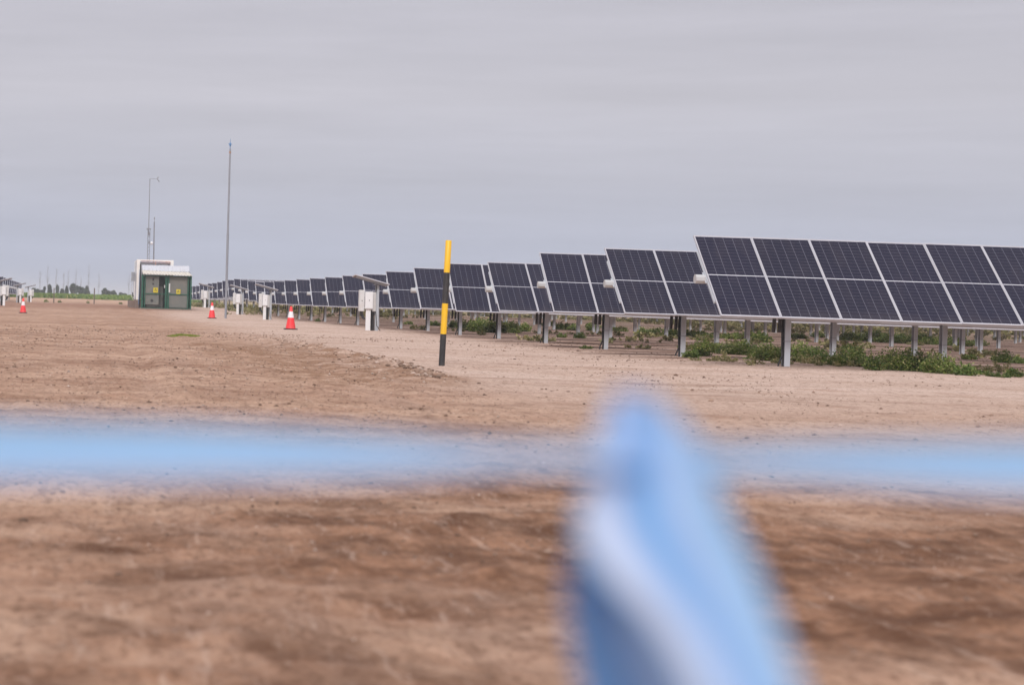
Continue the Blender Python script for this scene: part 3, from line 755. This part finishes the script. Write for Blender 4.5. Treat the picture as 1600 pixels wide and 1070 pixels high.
sh = empty('green_shelter', (CP.x, KD, zb0))
sl = math.sin(ROLL) * 0
def gpost(cx0, cx1, yy=0.0, z1=Zc(420), d=.12, name='post'):
    m = MB(); m.box((Xc((cx0 + cx1) / 2), yy, z1 / 2 - .1), (abs(cx1 - cx0) * k, d, z1 + .2), bev=.006); return m.build(name, M['green'], sh)
gpost(322, 352); gpost(368, 386, .03); gpost(712, 742); gpost(752, 780, .03); gpost(1082, 1104, .03); gpost(1124, 1152)
gpost(330, 350, 1.65); gpost(1128, 1150, 1.65)
def door(cx0, cx1, zlow, name, leafx):
    m = MB(); a, b_ = Xc(cx0), Xc(cx1); zt1 = 2.48
    for z in (.06, Zc(735), zt1): m.box(((a + b_) / 2, .02, z), (b_ - a, .05, .07))
    o = m.build(name, M['green'], sh)
    m = MB()
    m.box(((Xc(leafx[0]) + Xc(leafx[1])) / 2, .075, (zlow + zt1) / 2), ((leafx[1] - leafx[0]) * k, .03, zt1 - zlow - .1))
    m.build('grey_panel', M['grille'], o)
    return o
d1 = door(386, 712, .28, 'door', (390, 612)); d2 = door(780, 1082, .09, 'door', (780, 1080))
# open mesh bars in the dark gap
m = MB()
for q in range(8): m.box((Xc(618 + q * 12), .05, 1.25), (.008, .008, 2.4))
for q in range(12): m.box((Xc(660), .056, .2 + q * .2), (.42, .006, .008))
m.build('mesh_grille', M['grille_dark'], d1)
m = MB(); m.box((Xc(735), 1.75, 1.25), (3.55, .03, 2.5)); m.box((Xc(335), .9, 1.25), (.02, 1.5, 2.35)); m.box((Xc(1140), .9, 1.25), (.02, 1.5, 2.35))
m.build('inner_wall', M['grille_dark'], sh)
m = MB(); m.box((Xc(505), .6, 1.1), (.9, .7, 1.9), bev=.01); m.box((Xc(640), .8, .9), (.4, .5, 1.6), bev=.01); m.box((Xc(930), .7, 1.05), (1.1, .7, 1.9), bev=.01); eq = m.build('switchgear', M['grille'], sh)
for zc_, hh_ in ((495, .20), (572, .13)): m = MB(); m.box((Xc(514), .052, Zc(zc_)), (.13, .012, hh_)); m.build('meter', M['blackpaint'], d1)
m = MB(); m.tube([(Xc(500), .06, Zc(848)), (Xc(500), .045, Zc(848))], .11, 14); m.build('vent', M['blackpaint'], d1)
m = MB(); m.box((Xc(705), -.02, Zc(610)), (.06, .04, .20)); m.box((Xc(784), -.02, Zc(630)), (.10, .03, .66)); m.build('lock_plate', M['box'], d2)
def sign(cx, cy, w, h, o):
    m = MB(); m.box((Xc(cx), -.035, Zc(cy)), (w, .01, h), 0)
    x, z = Xc(cx), Zc(cy) + h * .10; r = w * .33
    m.prism([(x - r, z - r * .75), (x + r, z - r * .75), (x, z + r)], -.046, -.041, 1)
    m.prism([(x - r * .62, z - r * .55), (x + r * .62, z - r * .55), (x, z + r * .62)], -.050, -.047, 0)
    m.prism([(x - .01, z - r * .5), (x + .035, z), (x + .004, z), (x + .02, z + r * .4), (x - .035, z - .01), (x - .004, z - .01)], -.054, -.051, 1)
    m.box((x, -.043, z - r * 1.05), (w * .7, .004, .022), 1)
    m.build('warning_sign', [M['sign'], M['blackpaint']], o)
sign(556, 672, .33, .36, d1); sign(933, 688, .30, .34, d2)
# roof: canopy slope and parapet, ribbed sheet
def ribbed(name, A, B, C_, D_, n, mt, th=.03):
    """sheet between edge A-B (top) and D_-C_ (bottom) with n ribs"""
    A, B, C_, D_ = map(Vector, (A, B, C_, D_)); nn = (B - A).cross(D_ - A).normalized(); m = MB(); vs = []
    if nn.y > 0: nn = -nn
    T = []
    for q in range(n):
        for f, hgt in ((0, 0), (.30, 0), (.42, th), (.60, th), (.72, 0)): T.append(((q + f) / n, hgt))
    T.append((1, 0))
    for t_, h_ in T: vs += [A.lerp(B, t_) + nn * h_, D_.lerp(C_, t_) + nn * h_, A.lerp(B, t_) - nn * .012, D_.lerp(C_, t_) - nn * .012]
    fs = []
    for q in range(len(T) - 1):
        a = q * 4; fs += [(a, a + 4, a + 5, a + 1), (a + 2, a + 3, a + 7, a + 6), (a, a + 2, a + 6, a + 4), (a + 1, a + 5, a + 7, a + 3)]
    m.add(vs, fs); return m.build(name, mt, sh)
ribbed('canopy', (Xc(322), .25, Zc(352)), (Xc(1105), .25, Zc(388) + .09), (Xc(1152), -.42, Zc(442) + .09), (Xc(345), -.42, Zc(412)), 16, M['canopy'], .05)
ribbed('parapet', (Xc(330), 1.1, Zc(262)), (Xc(1115), 1.1, Zc(278) + .09), (Xc(1108), .28, Zc(384) + .09), (Xc(332), .28, Zc(348)), 12, M['roofmetal'], .02)
m = MB(); m.prism([(Xc(326), Zc(415)), (Xc(1148), Zc(415)), (Xc(1110), Zc(352)), (Xc(330), Zc(352))], .32, 1.7); m.build('roof_frame', M['galv_dark'], sh)
m = MB(); m.box((Xc(735), .9, -.02), (3.9, 1.95, .14)); m.build('base_slab', M['concrete'], sh)
tag(root, 'white container cabin with cream frame behind the green shelter', 'cabin')
tag(sh, 'green steel shelter with grey doors, two yellow warning signs and a white ribbed roof', 'shelter')

# masts behind the cabin
MD = 146.0
a, b_ = px(229.5, 474, MD), px(234.3, 278, MD)
root = empty('weather_mast', (a.x, MD, gz(a.x, MD) - .05), (0, math.atan2(b_.x - a.x, b_.z - a.z), 0)); hh = b_.z - gz(a.x, MD)
m = MB(); hl = hh * .60
for ang in (0, 120, 240):
    c0, s0 = math.cos(R(ang)) * .12, math.sin(R(ang)) * .12; m.tube([(c0, s0, 0), (c0, s0, hl)], .020, 6)
for q in range(int(hl / .3)):
    for ang in (0, 120, 240):
        c0, s0 = math.cos(R(ang)) * .12, math.sin(R(ang)) * .12; c1, s1 = math.cos(R(ang + 120)) * .12, math.sin(R(ang + 120)) * .12
        m.tube([(c0, s0, q * .3), (c1, s1, q * .3 + .3)], .010, 4, cap=False)
m.build('lattice', M['galv_dark'], root)
m = MB(); m.tube([(0, 0, hl - .3), (0, 0, hh)], [.034, .026], 8); m.build('pole', M['galv_dark'], root)
m = MB(); m.tube([(0, 0, hh - .03), (.62, 0, hh - .03)], .016, 6); m.build('arm', M['galv_dark'], root)
m = MB(); m.tube([(.58, 0, hh - .05), (.66, 0, hh + .10)], .03, 6); m.box((.68, 0, hh + .1), (.10, .03, .08)); m.tube([(.60, 0, hh - .02), (.80, 0, hh - .26)], [.03, .045], 6); m.build('wind_vane', M['galv_dark'], root)
m = MB(); m.box((0, -.14, hl + .06), (.36, .10, .10)); m.box((.03, -.15, hl - .35), (.17, .16, .24)); m.box((.06, -.15, hl - 1.05), (.13, .12, .2)); m.build('instrument_box', M['galv_dark'], root)
m = MB(); m.lathe([(.001, 0), (.10, .05), (.12, .14), (.10, .24), (.001, .30)], 12, c=(.27, -.1, hl - 1.25)); m.build('radiation_shield', M['white'], root)
tag(root, 'slender lattice weather mast with side arm and wind vane behind the cabin', 'mast')
a, b_ = px(239, 474, MD + 1), px(241.3, 338, MD + 1)
root = empty('antenna_pole', (a.x, MD + 1, gz(a.x, MD) - .05), (0, math.atan2(b_.x - a.x, b_.z - a.z), 0)); hh = b_.z - gz(a.x, MD)
m = MB(); m.tube([(0, 0, 0), (0, 0, hh - .4)], [.055, .045], 8); m.build('pole', M['galv_dark'], root)
m = MB(); m.tube([(0, 0, hh - .4), (0, 0, hh)], .014, 6); m.tube([(0, 0, hh - .22), (0, 0, hh - .05)], .04, 8); m.build('antenna', M['galv_dark'], root)
tag(root, 'shorter thin grey pole right of the weather mast behind the cabin', 'pole')

# ------------------------------------------------------------------ vegetation
def leaf_cloud(V, Fc, c, rx, ry, h, n, size, rs, tall=True):
    """leaf sized quads on thin upright stems filling a low mound"""
    c = np.array(c, float)
    ns = max(5, int(n / 28))
    for _ in range(ns):
        a = rs.uniform(0, 2 * math.pi); q = math.sqrt(rs.rand()); bx, by = rx * q * math.cos(a), ry * q * math.sin(a)
        hh = h * (1.08 - .62 * q ** 2.2) * rs.uniform(.6, 1.12)
        lean = np.array([bx * .35 + rs.normal(0, .05), by * .35 + rs.normal(0, .05)])
        for j in range(28):
            t = rs.rand() ** .8; p = c + np.array([bx * .8 + lean[0] * t, by * .8 + lean[1] * t, hh * t]); 
            p = p + rs.normal(0, 1, 3) * np.array([.05, .05, .02]) * (h / .4) * (1.25 - .6 * t)
            if p[2] < c[2]: p[2] = c[2] + .01
            sz = size * rs.uniform(.5, 1.3); d = rs.normal(0, 1, 3); d[2] = d[2] * .7 + .35; d /= np.linalg.norm(d)
            e = np.cross(d, rs.normal(0, 1, 3)); e /= np.linalg.norm(e) + 1e-6
            o = len(V); w = sz * .38
            V += [tuple(p), tuple(p + d * sz * .5 + e * w), tuple(p + d * sz), tuple(p + d * sz * .5 - e * w)]; Fc.append((o, o + 1, o + 2, o + 3))
BUSHM = {}
def bush_mesh(kind, seed, rx, ry, h, n):
    rs = np.random.RandomState(seed); V = []; Fc = []
    leaf_cloud(V, Fc, (0, 0, 0), rx, ry, h, n, .043, rs)
    st = MB()
    for _ in range(int(n / 60)):
        a = rs.uniform(0, 6.28); q = rs.rand() ** .5; b = (rx * q * math.cos(a), ry * q * math.sin(a))
        st.tube([(b[0] * .5, b[1] * .5, 0), (b[0] * .8, b[1] * .8, h * .5), (b[0] * 1.0, b[1], h * rs.uniform(.8, 1.12) * (1 - .3 * q))], [.006, .004, .002], 4, cap=False)
    me = bpy.data.meshes.new('foliage'); me.from_pydata(V, [], Fc); me.materials.append(M[kind]); me.update()
    return me, st.mesh('stems', M['stem'])
M['stem'] = mat('weed_stem', (0.20, 0.20, 0.08), .8, 0, .2, 10)
def bush(u, v, w, h, label, kind='leaf', seed=0, sink=0):
    h *= 0.92
    p = on_ground(u, v); s = p.y / F; rx = w * s / 2; hh = h * s; ry = max(rx * .8, .16)
    root = empty('weed_bush', (p.x, p.y + ry * .8, surf(p.x, p.y + ry * .8) - .02))
    me, st = bush_mesh(kind, seed + int(u), rx, ry, hh, int(500 + 8500 * rx * hh * 2))
    mesh_obj('foliage', me, root); mesh_obj('stems', st, root)
    tag(root, label, 'weed bush', 'green weeds growing under the nearest panel rows')
BUSHES = [
 (1083, 562, 22, 15, 'small dark weed at the foot of the second panel row post', 'leaf_dark'),
 (1099, 559, 13, 14, 'tiny round weed between two larger weed clumps right of the second row post', 'leaf_dark'),
 (1106, 552, 40, 24, 'loose yellowish weed clump right of the second row post', 'leaf'),
 (1137, 555, 30, 18, 'low weed left of the tall one ahead of the nearest row post', 'leaf_dark'),
 (1162, 556, 36, 27, 'tall leafy weed midway between the first two front posts', 'leaf'),
 (1181, 563, 16, 26, 'narrow dark weed in front of the leafy clump, left of the nearest post', 'leaf_dark'),
 (1206, 567, 44, 32, 'yellow flecked weed clump touching the left of the nearest post', 'leaf'),
 (1256, 568, 34, 34, 'weed clump touching the right of the nearest post', 'leaf'),
 (1280, 570, 36, 30, 'dense green weed second right of the nearest post', 'leaf_dark'),
 (1309, 575, 22, 20, 'low weed in front of the gap right of the nearest post', 'leaf'),
 (1336, 569, 46, 34, 'broad dark weed clump behind a small bright one', 'leaf_dark'),
 (1343, 576, 24, 20, 'small bright green weed in front of the broad dark clump', 'leaf'),
 (1371, 580, 26, 28, 'round weed left of the largest weed clump', 'leaf_dark'),
 (1402, 580, 44, 38, 'left half of the largest weed clump, yellowish on top', 'leaf'),
 (1434, 581, 46, 38, 'right half of the largest weed clump under the panel edge', 'leaf_dark'),
 (1476, 585, 48, 36, 'tall yellow green weed right of the largest clump', 'leaf'),
 (1513, 588, 28, 22, 'low leafy weed at the right end of the dense clumps', 'leaf_dark'),
 (1541, 585, 12, 8, 'tiny seedling right of the dense weed clumps', 'leaf_dark'),
 (1566, 589, 26, 9, 'flat low weed near the right edge in front', 'leaf_dark'),
 (1592, 588, 11, 15, 'small upright weed at the right edge in front', 'leaf_dark'),
 (1573, 567, 28, 22, 'dark weed around a post near the right edge', 'leaf_dark'),
 (1598, 569, 22, 13, 'weed cut by the right edge behind the small upright one', 'leaf_dark'),
 (918, 545, 10, 8, 'tiny lone weed left of the third panel row post', 'leaf_dark'),
 (906, 529, 18, 11, 'small dark weed hugging a post behind the third row', 'leaf_dark'),
 (497, 503, 7, 7, 'tiny dark weed left of the nearest white cabinets', 'leaf_dark'),
]
for i, (u, v, w, h, lb, kd) in enumerate(BUSHES): bush(u, v, w, h, lb, kd, i * 7)

rs = np.random.RandomState(77); sp_ = []
for _ in range(70):
    x = rs.uniform(12.6, 20.5); y = rs.uniform(33.6, 37.5); sp_.append((x, y, rs.uniform(.06, .22), .08, rs.uniform(.05, .24), 56))
# uncounted weed cover deeper between the rows
def patches(name, spec, matn, label, cat, seed, size=.06):
    rs = np.random.RandomState(seed); V = []; Fc = []
    for (x, y, rx, ry, h, n) in spec:
        leaf_cloud(V, Fc, (x, y, surf(x, y) - .01), rx, ry, h, n, size * (1 + max(0, y - 60) * .010), rs)
    me = bpy.data.meshes.new(name); me.from_pydata(V, [], Fc); me.materials.append(M[matn]); me.update()
    o = bpy.data.objects.new(name, me); COL.objects.link(o); tag(o, label, cat, kind='stuff'); return o
sp = []
def gp(u, v, w, h, n=None):
    p = on_ground(u, v); s = p.y / F; sp.append((p.x, p.y + .2, w * s / 2, max(.25, w * s * .3), h * s * 1.08, n or int(700 + w * h * 3.2)))
for u, v, w, h in ((680, 510, 14, 7), (709, 513, 20, 10), (731, 517, 26, 16), (752, 519, 34, 20), (775, 521, 34, 20), (797, 519, 26, 16), (806, 520, 16, 15), (822, 519, 14, 13),
                   (880, 529, 9, 6), (884, 516, 30, 12), (898, 517, 18, 10), (926, 518, 20, 11), (968, 519, 30, 8), (1010, 524, 26, 10), (1030, 525, 34, 12), (1052, 526, 30, 11), (1085, 526, 44, 10), (1100, 528, 30, 8),
                   (1148, 532, 16, 8), (1190, 536, 34, 14), (1180, 531, 40, 14), (1345, 532, 34, 12), (1370, 534, 50, 17), (1398, 536, 50, 16), (1330, 533, 36, 14), (1420, 537, 50, 15), (1460, 539, 50, 14), (1150, 529, 60, 9), (1120, 529, 50, 9), (1440, 538, 46, 14), (1475, 539, 44, 13), (1500, 541, 44, 12), (1530, 540, 30, 8), (1280, 527, 22, 9), (1250, 530, 26, 8),
                   (1520, 562, 16, 7), (1330, 546, 20, 6), (930, 512, 24, 6), (860, 510, 22, 6), (640, 508, 14, 4)):
    gp(u, v, w, h)
patches('weeds', sp, 'leaf', 'green weeds sprouting between the farther panel rows', 'weeds', 11)
rs = np.random.RandomState(21); sp = []
for _ in range(1500):
    y = rs.uniform(122, 240); x = rs.uniform(10.5, .54 * y)
    if vnoise(np.array([x * .06]), np.array([y * .05]))[0] < -.10: continue
    if abs((y - DB[0]) % PITCH - .9) > 2.2 and rs.rand() < .5: continue
    sp.append((x, y, rs.uniform(.5, 1.6), rs.uniform(.4, .8), rs.uniform(.18, .48), 84))
for _ in range(60):
    y = rs.uniform(45, 84); x = rs.uniform(13, .54 * y); sp.append((x, y, rs.uniform(.2, .7), .3, rs.uniform(.08, .22), 84))
patches('dry_grass', sp, 'grass', 'yellow green grass under the far panel rows', 'grass', 22, .085)
patches('dry_stems', sp_, 'grass', 'dry straw coloured stems scattered between the nearest green weeds', 'dry weeds', 23, .045)
# crop field beyond the road, left
rs = np.random.RandomState(31); V = []; Fc = []
for _ in range(26000):
    y = 335 + 130 * rs.rand() ** 1.5; x = rs.uniform(-30, 24) * y / 350; z = gz(x, y); h = .85 + .5 * vnoise(np.array([x * .12]), np.array([y * .06]))[0]
    h *= rs.uniform(.5, 1.1); o = len(V); w = rs.uniform(.12, .3); dx, dy = rs.normal(0, .25), rs.normal(0, .25); t = rs.uniform(0, .6) * h
    V += [(x - w, y, z + t * .5), (x + w, y + dy, z + t * .5), (x + w * .4 + dx, y + dy, z + h), (x - w * .6 + dx, y, z + h * .92)]; Fc.append((o, o + 1, o + 2, o + 3))
me = bpy.data.meshes.new('crop_field'); me.from_pydata(V, [], Fc); me.materials.append(M['crop']); me.update()
o = bpy.data.objects.new('crop_field', me); COL.objects.link(o); tag(o, 'strip of green crop growing beyond the sand on the left horizon', 'crop field', kind='stuff')
# flat grass tuft on the road
p = on_ground(287, 524.5); V = []; Fc = []; rs = np.random.RandomState(8)
for _ in range(1500):
    a = rs.uniform(0, 6.28); q = math.sqrt(rs.rand()); x = p.x + .46 * q * math.cos(a); y = p.y + 1.3 * q * math.sin(a) + .3 * math.cos(a * 3); z = surf(x, y); o = len(V); d = rs.normal(0, .02, 2); h = rs.uniform(.015, .06) * (1.2 - q * .7)
    V += [(x - .008, y, z), (x + .008, y, z), (x + d[0], y + d[1], z + h)]; Fc.append((o, o + 1, o + 2))
me = bpy.data.meshes.new('grass_patch'); me.from_pydata(V, [], Fc); me.materials.append(M['bright_grass']); me.update()
o = bpy.data.objects.new('grass_patch', me); COL.objects.link(o); tag(o, 'flat patch of bright yellow green grass on the dirt road', 'grass', kind='stuff')
# small dry bushes on the sand, left
for i, (u, v, w, h, lb) in enumerate(((72, 470.5, 6, 5, 'small dark shrub on the sand left of the two fence posts'), (93, 470, 5, 4, 'small shrub on the sand just right of the left fence post'), (138, 475, 4, 3, 'tiny shrub on the sand left of the right fence post'), (188, 474, 5, 4, 'tiny shrub on the sand left of the cabin'))):
    p = px(u, v, 215); z = gz(p.x, 215); root = empty('shrub', (p.x, 215, z)); rs = np.random.RandomState(i + 50); V = []; Fc = []
    leaf_cloud(V, Fc, (0, 0, 0), w * 215 / F / 2, .3, h * 215 / F, 224, .09, rs)
    me = bpy.data.meshes.new('foliage'); me.from_pydata(V, [], Fc); me.materials.append(M['leaf']); me.update(); mesh_obj('foliage', me, root)
    tag(root, lb, 'shrub', 'small shrubs on the far sand')
# fence posts
for u, v, vt, lb in ((84, 472, 450, 'thin dark fence post, left one, in front of the green crop'), (147, 474.5, 450, 'thin dark fence post, right one, in front of the green crop')):
    p = px(u, v, 205); t = px(u + .6, vt, 205); z = gz(p.x, 205); m = MB(); m.tube([(0, 0, -.1), (0, 0, t.z - z)], [.075, .06], 7)
    o = m.build('fence_post', M['wood'], None, (p.x, 205, z)); tag(o, lb, 'fence post', 'thin posts by the far crop')

# far trees
def bare_tree(u, vt, D, label, seed, wide=.19):
    rs = random.Random(seed); base = px(u, 460, D); z = gz(base.x, D); t = px(u + .5, vt, D); H = t.z - z
    root = empty('bare_tree', (base.x, D, z)); m = MB(); m.tube([(0, 0, 0), (rs.uniform(-.1, .1), 0, H * .5), (rs.uniform(-.2, .2), 0, H)], [.075, .05, .015], 6); m.build('trunk', M['bark'], root)
    m = MB()
    for q in range(22):
        f = rs.uniform(.18, .96); a = rs.uniform(0, 6.28); L_ = H * wide * rs.uniform(.5, 1.4) * (1.15 - f * .8); p0 = Vector((0, 0, H * f)); p1 = p0 + Vector((math.cos(a) * L_ * .35, math.sin(a) * L_ * .35, L_ * .9)); p2 = p1 + Vector((math.cos(a) * L_ * .12, 0, L_ * .7))
        m.tube([p0, p1, p2], [.014, .010, .005], 4, cap=False)
    m.build('crown', M['bark'], root); tag(root, label, 'tree', 'bare trees on the left horizon')
for i, (u, vt) in enumerate(((62, 424), (74, 414), (87, 420), (99, 426), (106, 424), (118, 420), (126, 432), (138, 413), (154, 428), (201, 430))):
    bare_tree(u, vt, 560 + 17 * ((i * 5) % 7), '%s bare leafless poplar from the left on the far horizon' % ORD[i], i + 3)
def round_tree(u, vb, vt, w, D, label, seed, name='round_tree'):
    rs = np.random.RandomState(seed); base = px(u, vb, D); z = gz(base.x, D); t = px(u, vt, D); H = t.z - z; rw = w * D / F / 2
    root = empty(name, (base.x, D, z)); m = MB(); m.tube([(0, 0, 0), (0, 0, H * .5)], [.25, .15], 6)
    for q in range(5): m.tube([(0, 0, H * .3), (rs.uniform(-.5, .5) * rw, rs.uniform(-.5, .5) * rw, H * .75)], [.12, .04], 5)
    m.build('trunk', M['bark'], root)
    V = []; Fc = []; cl = [(rs.uniform(-.7, .7) * rw, rs.uniform(-.7, .7) * rw, H * rs.uniform(.25, .8), rs.uniform(.3, .55)) for _ in range(9)]
    for cx, cy, cz, cr__ in cl:
        for _ in range(150):
            d = rs.normal(0, 1, 3); d /= np.linalg.norm(d); r_ = cr__ * rs.uniform(.6, 1.05); p = np.array([cx + d[0] * r_ * rw, cy + d[1] * r_ * rw, max(.2, cz + d[2] * r_ * H * .45)])
            e = rs.normal(0, 1, 3); e /= np.linalg.norm(e); g = np.cross(e, d); o = len(V); sz = .32
            V += [tuple(p - e * sz), tuple(p + g * sz * .8), tuple(p + e * sz), tuple(p - g * sz * .8)]; Fc.append((o, o + 1, o + 2, o + 3))
    me = bpy.data.meshes.new('crown'); me.from_pydata(V, [], Fc); me.materials.append(M['far_leaf']); me.update(); mesh_obj('crown', me, root)
    tag(root, label, 'tree', 'dark leafy trees on the left horizon')
FT = [(56, 457, 450, 12, 'low dark tree beside the farthest left cabinets'), (69, 457, 448, 5, 'small dark tree left of the narrow pointed ones'), (78, 457, 443, 6, 'narrow dark tree, left of the pair on the horizon'), (90, 457, 444, 6, 'narrow dark tree, right of the pair on the horizon'),
      (97, 457, 451, 6, 'low tree just right of the narrow pair'), (104, 457, 446, 5, 'small pointed tree left of the widest dark tree'), (115, 457, 443.5, 16, 'widest dark round tree in the middle of the left horizon'), (129, 457, 446, 18, 'rounded tree right of the widest dark tree'),
      (137, 457, 446, 6, 'paler tree at the right end of the central clump'), (165, 459, 450, 14, 'dark domed tree above the brown field, left of the cabin'), (177, 459, 454, 10, 'low brownish tree right of the domed tree'), (190, 460, 456, 16, 'lowest wide tree nearest the cabin on the horizon'), (62, 457, 452, 12, 'flat low tree left of the small dark one')]
for i, (u, vb, vt, w, lb) in enumerate(FT): round_tree(u, vb, vt, w, 520 + 13 * ((i * 3) % 5), lb, i + 80)

# ------------------------------------------------------------------ barrier tape in the foreground
def tapemat():
    m = bpy.data.materials.new('barrier_tape'); m.use_nodes = True
    N, L = m.node_tree.nodes, m.node_tree.links
    b = N['Principled BSDF']; b.inputs['Roughness'].default_value = 0.35
    uv = N.new('ShaderNodeUVMap'); s = N.new('ShaderNodeSeparateXYZ'); L.new(uv.outputs[0], s.inputs[0])
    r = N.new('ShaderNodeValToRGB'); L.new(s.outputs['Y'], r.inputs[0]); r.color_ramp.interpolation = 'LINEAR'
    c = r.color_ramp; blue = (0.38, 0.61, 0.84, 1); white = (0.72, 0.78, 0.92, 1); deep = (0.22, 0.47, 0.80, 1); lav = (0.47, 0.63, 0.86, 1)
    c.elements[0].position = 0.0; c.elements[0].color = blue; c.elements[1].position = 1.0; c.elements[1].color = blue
    for p_, q_ in ((.10, white), (.22, white), (.36, deep), (.50, deep), (.56, lav), (.76, lav), (.84, blue)): e = c.elements.new(p_); e.color = q_  # stripes; tail highlight and fold shade are put into white and deep
    L.new(r.outputs[0], b.inputs['Base Color'])
    tr = N.new('ShaderNodeBsdfTranslucent'); L.new(r.outputs[0], tr.inputs['Color'])
    ms = N.new('ShaderNodeMixShader'); ms.inputs[0].default_value = 0.45
    L.new(b.outputs[0], ms.inputs[1]); L.new(tr.outputs[0], ms.inputs[2]); L.new(ms.outputs[0], N['Material Output'].inputs[0])
    return m
M['tape'] = tapemat()
TD = 0.76
def ribbon(name, L1, L2, parent, n=None, cols=13, crease=.0, seed=1, uv=(0, 1)):
    """surface between two edge polylines of (u, v, depth); UV y runs across"""
    rs = random.Random(seed)
    def res(Lp, k):
        P_ = [px(*q) for q in Lp]; n_ = len(P_); out = []
        for i in range(k + 1):
            t = i / k * (n_ - 1); j = min(int(t), n_ - 2); f = t - j
            p0, p1, p2, p3 = P_[max(j - 1, 0)], P_[j], P_[j + 1], P_[min(j + 2, n_ - 1)]
            out.append(0.5 * ((2 * p1) + (p2 - p0) * f + (2 * p0 - 5 * p1 + 4 * p2 - p3) * f * f + (3 * p1 - p0 - 3 * p2 + p3) * f ** 3))
        return out
    k = 48; A = res(L1, k); B = res(L2, k); V = []; Fc = []; UV = []
    for i in range(k + 1):
        for j in range(cols):
            t = j / (cols - 1); p = A[i].lerp(B[i], t)
            p.y += crease * math.sin(t * math.pi * 2.2 + i * .06) 
            V.append(p); UV.append((i / k, uv[0] + (uv[1] - uv[0]) * t))
    for i in range(k):
        for j in range(cols - 1):
            a = i * cols + j; Fc.append((a, a + 1, a + cols + 1, a + cols))
    me = bpy.data.meshes.new(name); me.from_pydata([tuple(v) for v in V], [], Fc); me.materials.append(M['tape'])
    ul = me.uv_layers.new(name='UVMap')
    for l in me.loops: ul.data[l.index].uv = UV[l.vertex_index]
    me.polygons.foreach_set('use_smooth', [True] * len(Fc)); me.update()
    o = bpy.data.objects.new(name, me); COL.objects.link(o); o.parent = parent
    sm = o.modifiers.new('thickness', 'SOLIDIFY'); sm.thickness = 0.0004
    return o
TO = px(1010, 700, TD)
tape = empty('barrier_tape', TO)
tape_kids = []
T = TD
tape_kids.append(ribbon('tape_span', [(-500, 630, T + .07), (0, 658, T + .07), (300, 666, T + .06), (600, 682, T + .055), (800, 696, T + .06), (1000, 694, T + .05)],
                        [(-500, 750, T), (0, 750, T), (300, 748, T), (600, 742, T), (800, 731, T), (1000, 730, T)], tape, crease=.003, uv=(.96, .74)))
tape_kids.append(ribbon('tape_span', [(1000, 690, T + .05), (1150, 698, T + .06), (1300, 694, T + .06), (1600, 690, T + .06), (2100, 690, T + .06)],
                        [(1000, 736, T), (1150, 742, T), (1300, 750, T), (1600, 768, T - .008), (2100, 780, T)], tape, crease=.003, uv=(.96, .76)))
# hanging tails; the back one's downward shade is put into its deep blue
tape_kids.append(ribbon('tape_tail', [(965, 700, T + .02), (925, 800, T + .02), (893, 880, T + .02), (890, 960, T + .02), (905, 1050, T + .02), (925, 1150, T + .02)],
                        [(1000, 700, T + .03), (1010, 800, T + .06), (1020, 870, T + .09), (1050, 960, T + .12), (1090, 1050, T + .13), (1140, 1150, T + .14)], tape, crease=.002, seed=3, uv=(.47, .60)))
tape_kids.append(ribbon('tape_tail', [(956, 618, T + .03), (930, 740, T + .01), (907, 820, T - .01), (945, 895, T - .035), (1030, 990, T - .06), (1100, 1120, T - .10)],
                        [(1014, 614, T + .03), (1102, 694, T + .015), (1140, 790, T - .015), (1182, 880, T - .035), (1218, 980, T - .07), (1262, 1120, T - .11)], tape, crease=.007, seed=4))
m = MB()
kc = px(1005, 705, T + .045)
m.lathe([(.001, -.026), (.010, -.022), (.017, -.008), (.016, .008), (.009, .022), (.001, .028)], 14)
kn = MB(); 
for (vx, vy, vz) in m.v: kn.v.append((kc.x + vx * 1.1 + vz * -.5, kc.y + vy * .6, kc.z + vz * .55))
kn.f = m.f; kn.m = m.m; kn.sm = m.sm
ko = kn.build('knot', M['tape'], tape); tape_kids.append(ko)
ul = ko.data.uv_layers.new(name='UVMap')
for l in ko.data.loops: ul.data[l.index].uv = (0, .9)
for o in tape_kids: o.location = (-TO.x, -TO.y, -TO.z)
tag(tape, 'out of focus light blue and white barrier tape knotted in the foreground with hanging tails', 'barrier tape')

# ------------------------------------------------------------------ haze
hz = MB(); hz.box((0, 3000, 7.0), (12000, 7000, 20.0))
hm = bpy.data.materials.new('air'); hm.use_nodes = True
hm.node_tree.nodes.remove(hm.node_tree.nodes['Principled BSDF'])
pv = hm.node_tree.nodes.new('ShaderNodeVolumePrincipled'); pv.inputs['Density'].default_value = 0.00045
pv.inputs['Color'].default_value = (0.95, 0.96, 1.0, 1); pv.inputs['Anisotropy'].default_value = 0.0
hm.node_tree.links.new(pv.outputs[0], hm.node_tree.nodes['Material Output'].inputs['Volume'])
ho = hz.build('haze', hm); tag(ho, 'thin pale haze over the whole plain', 'haze', kind='stuff')
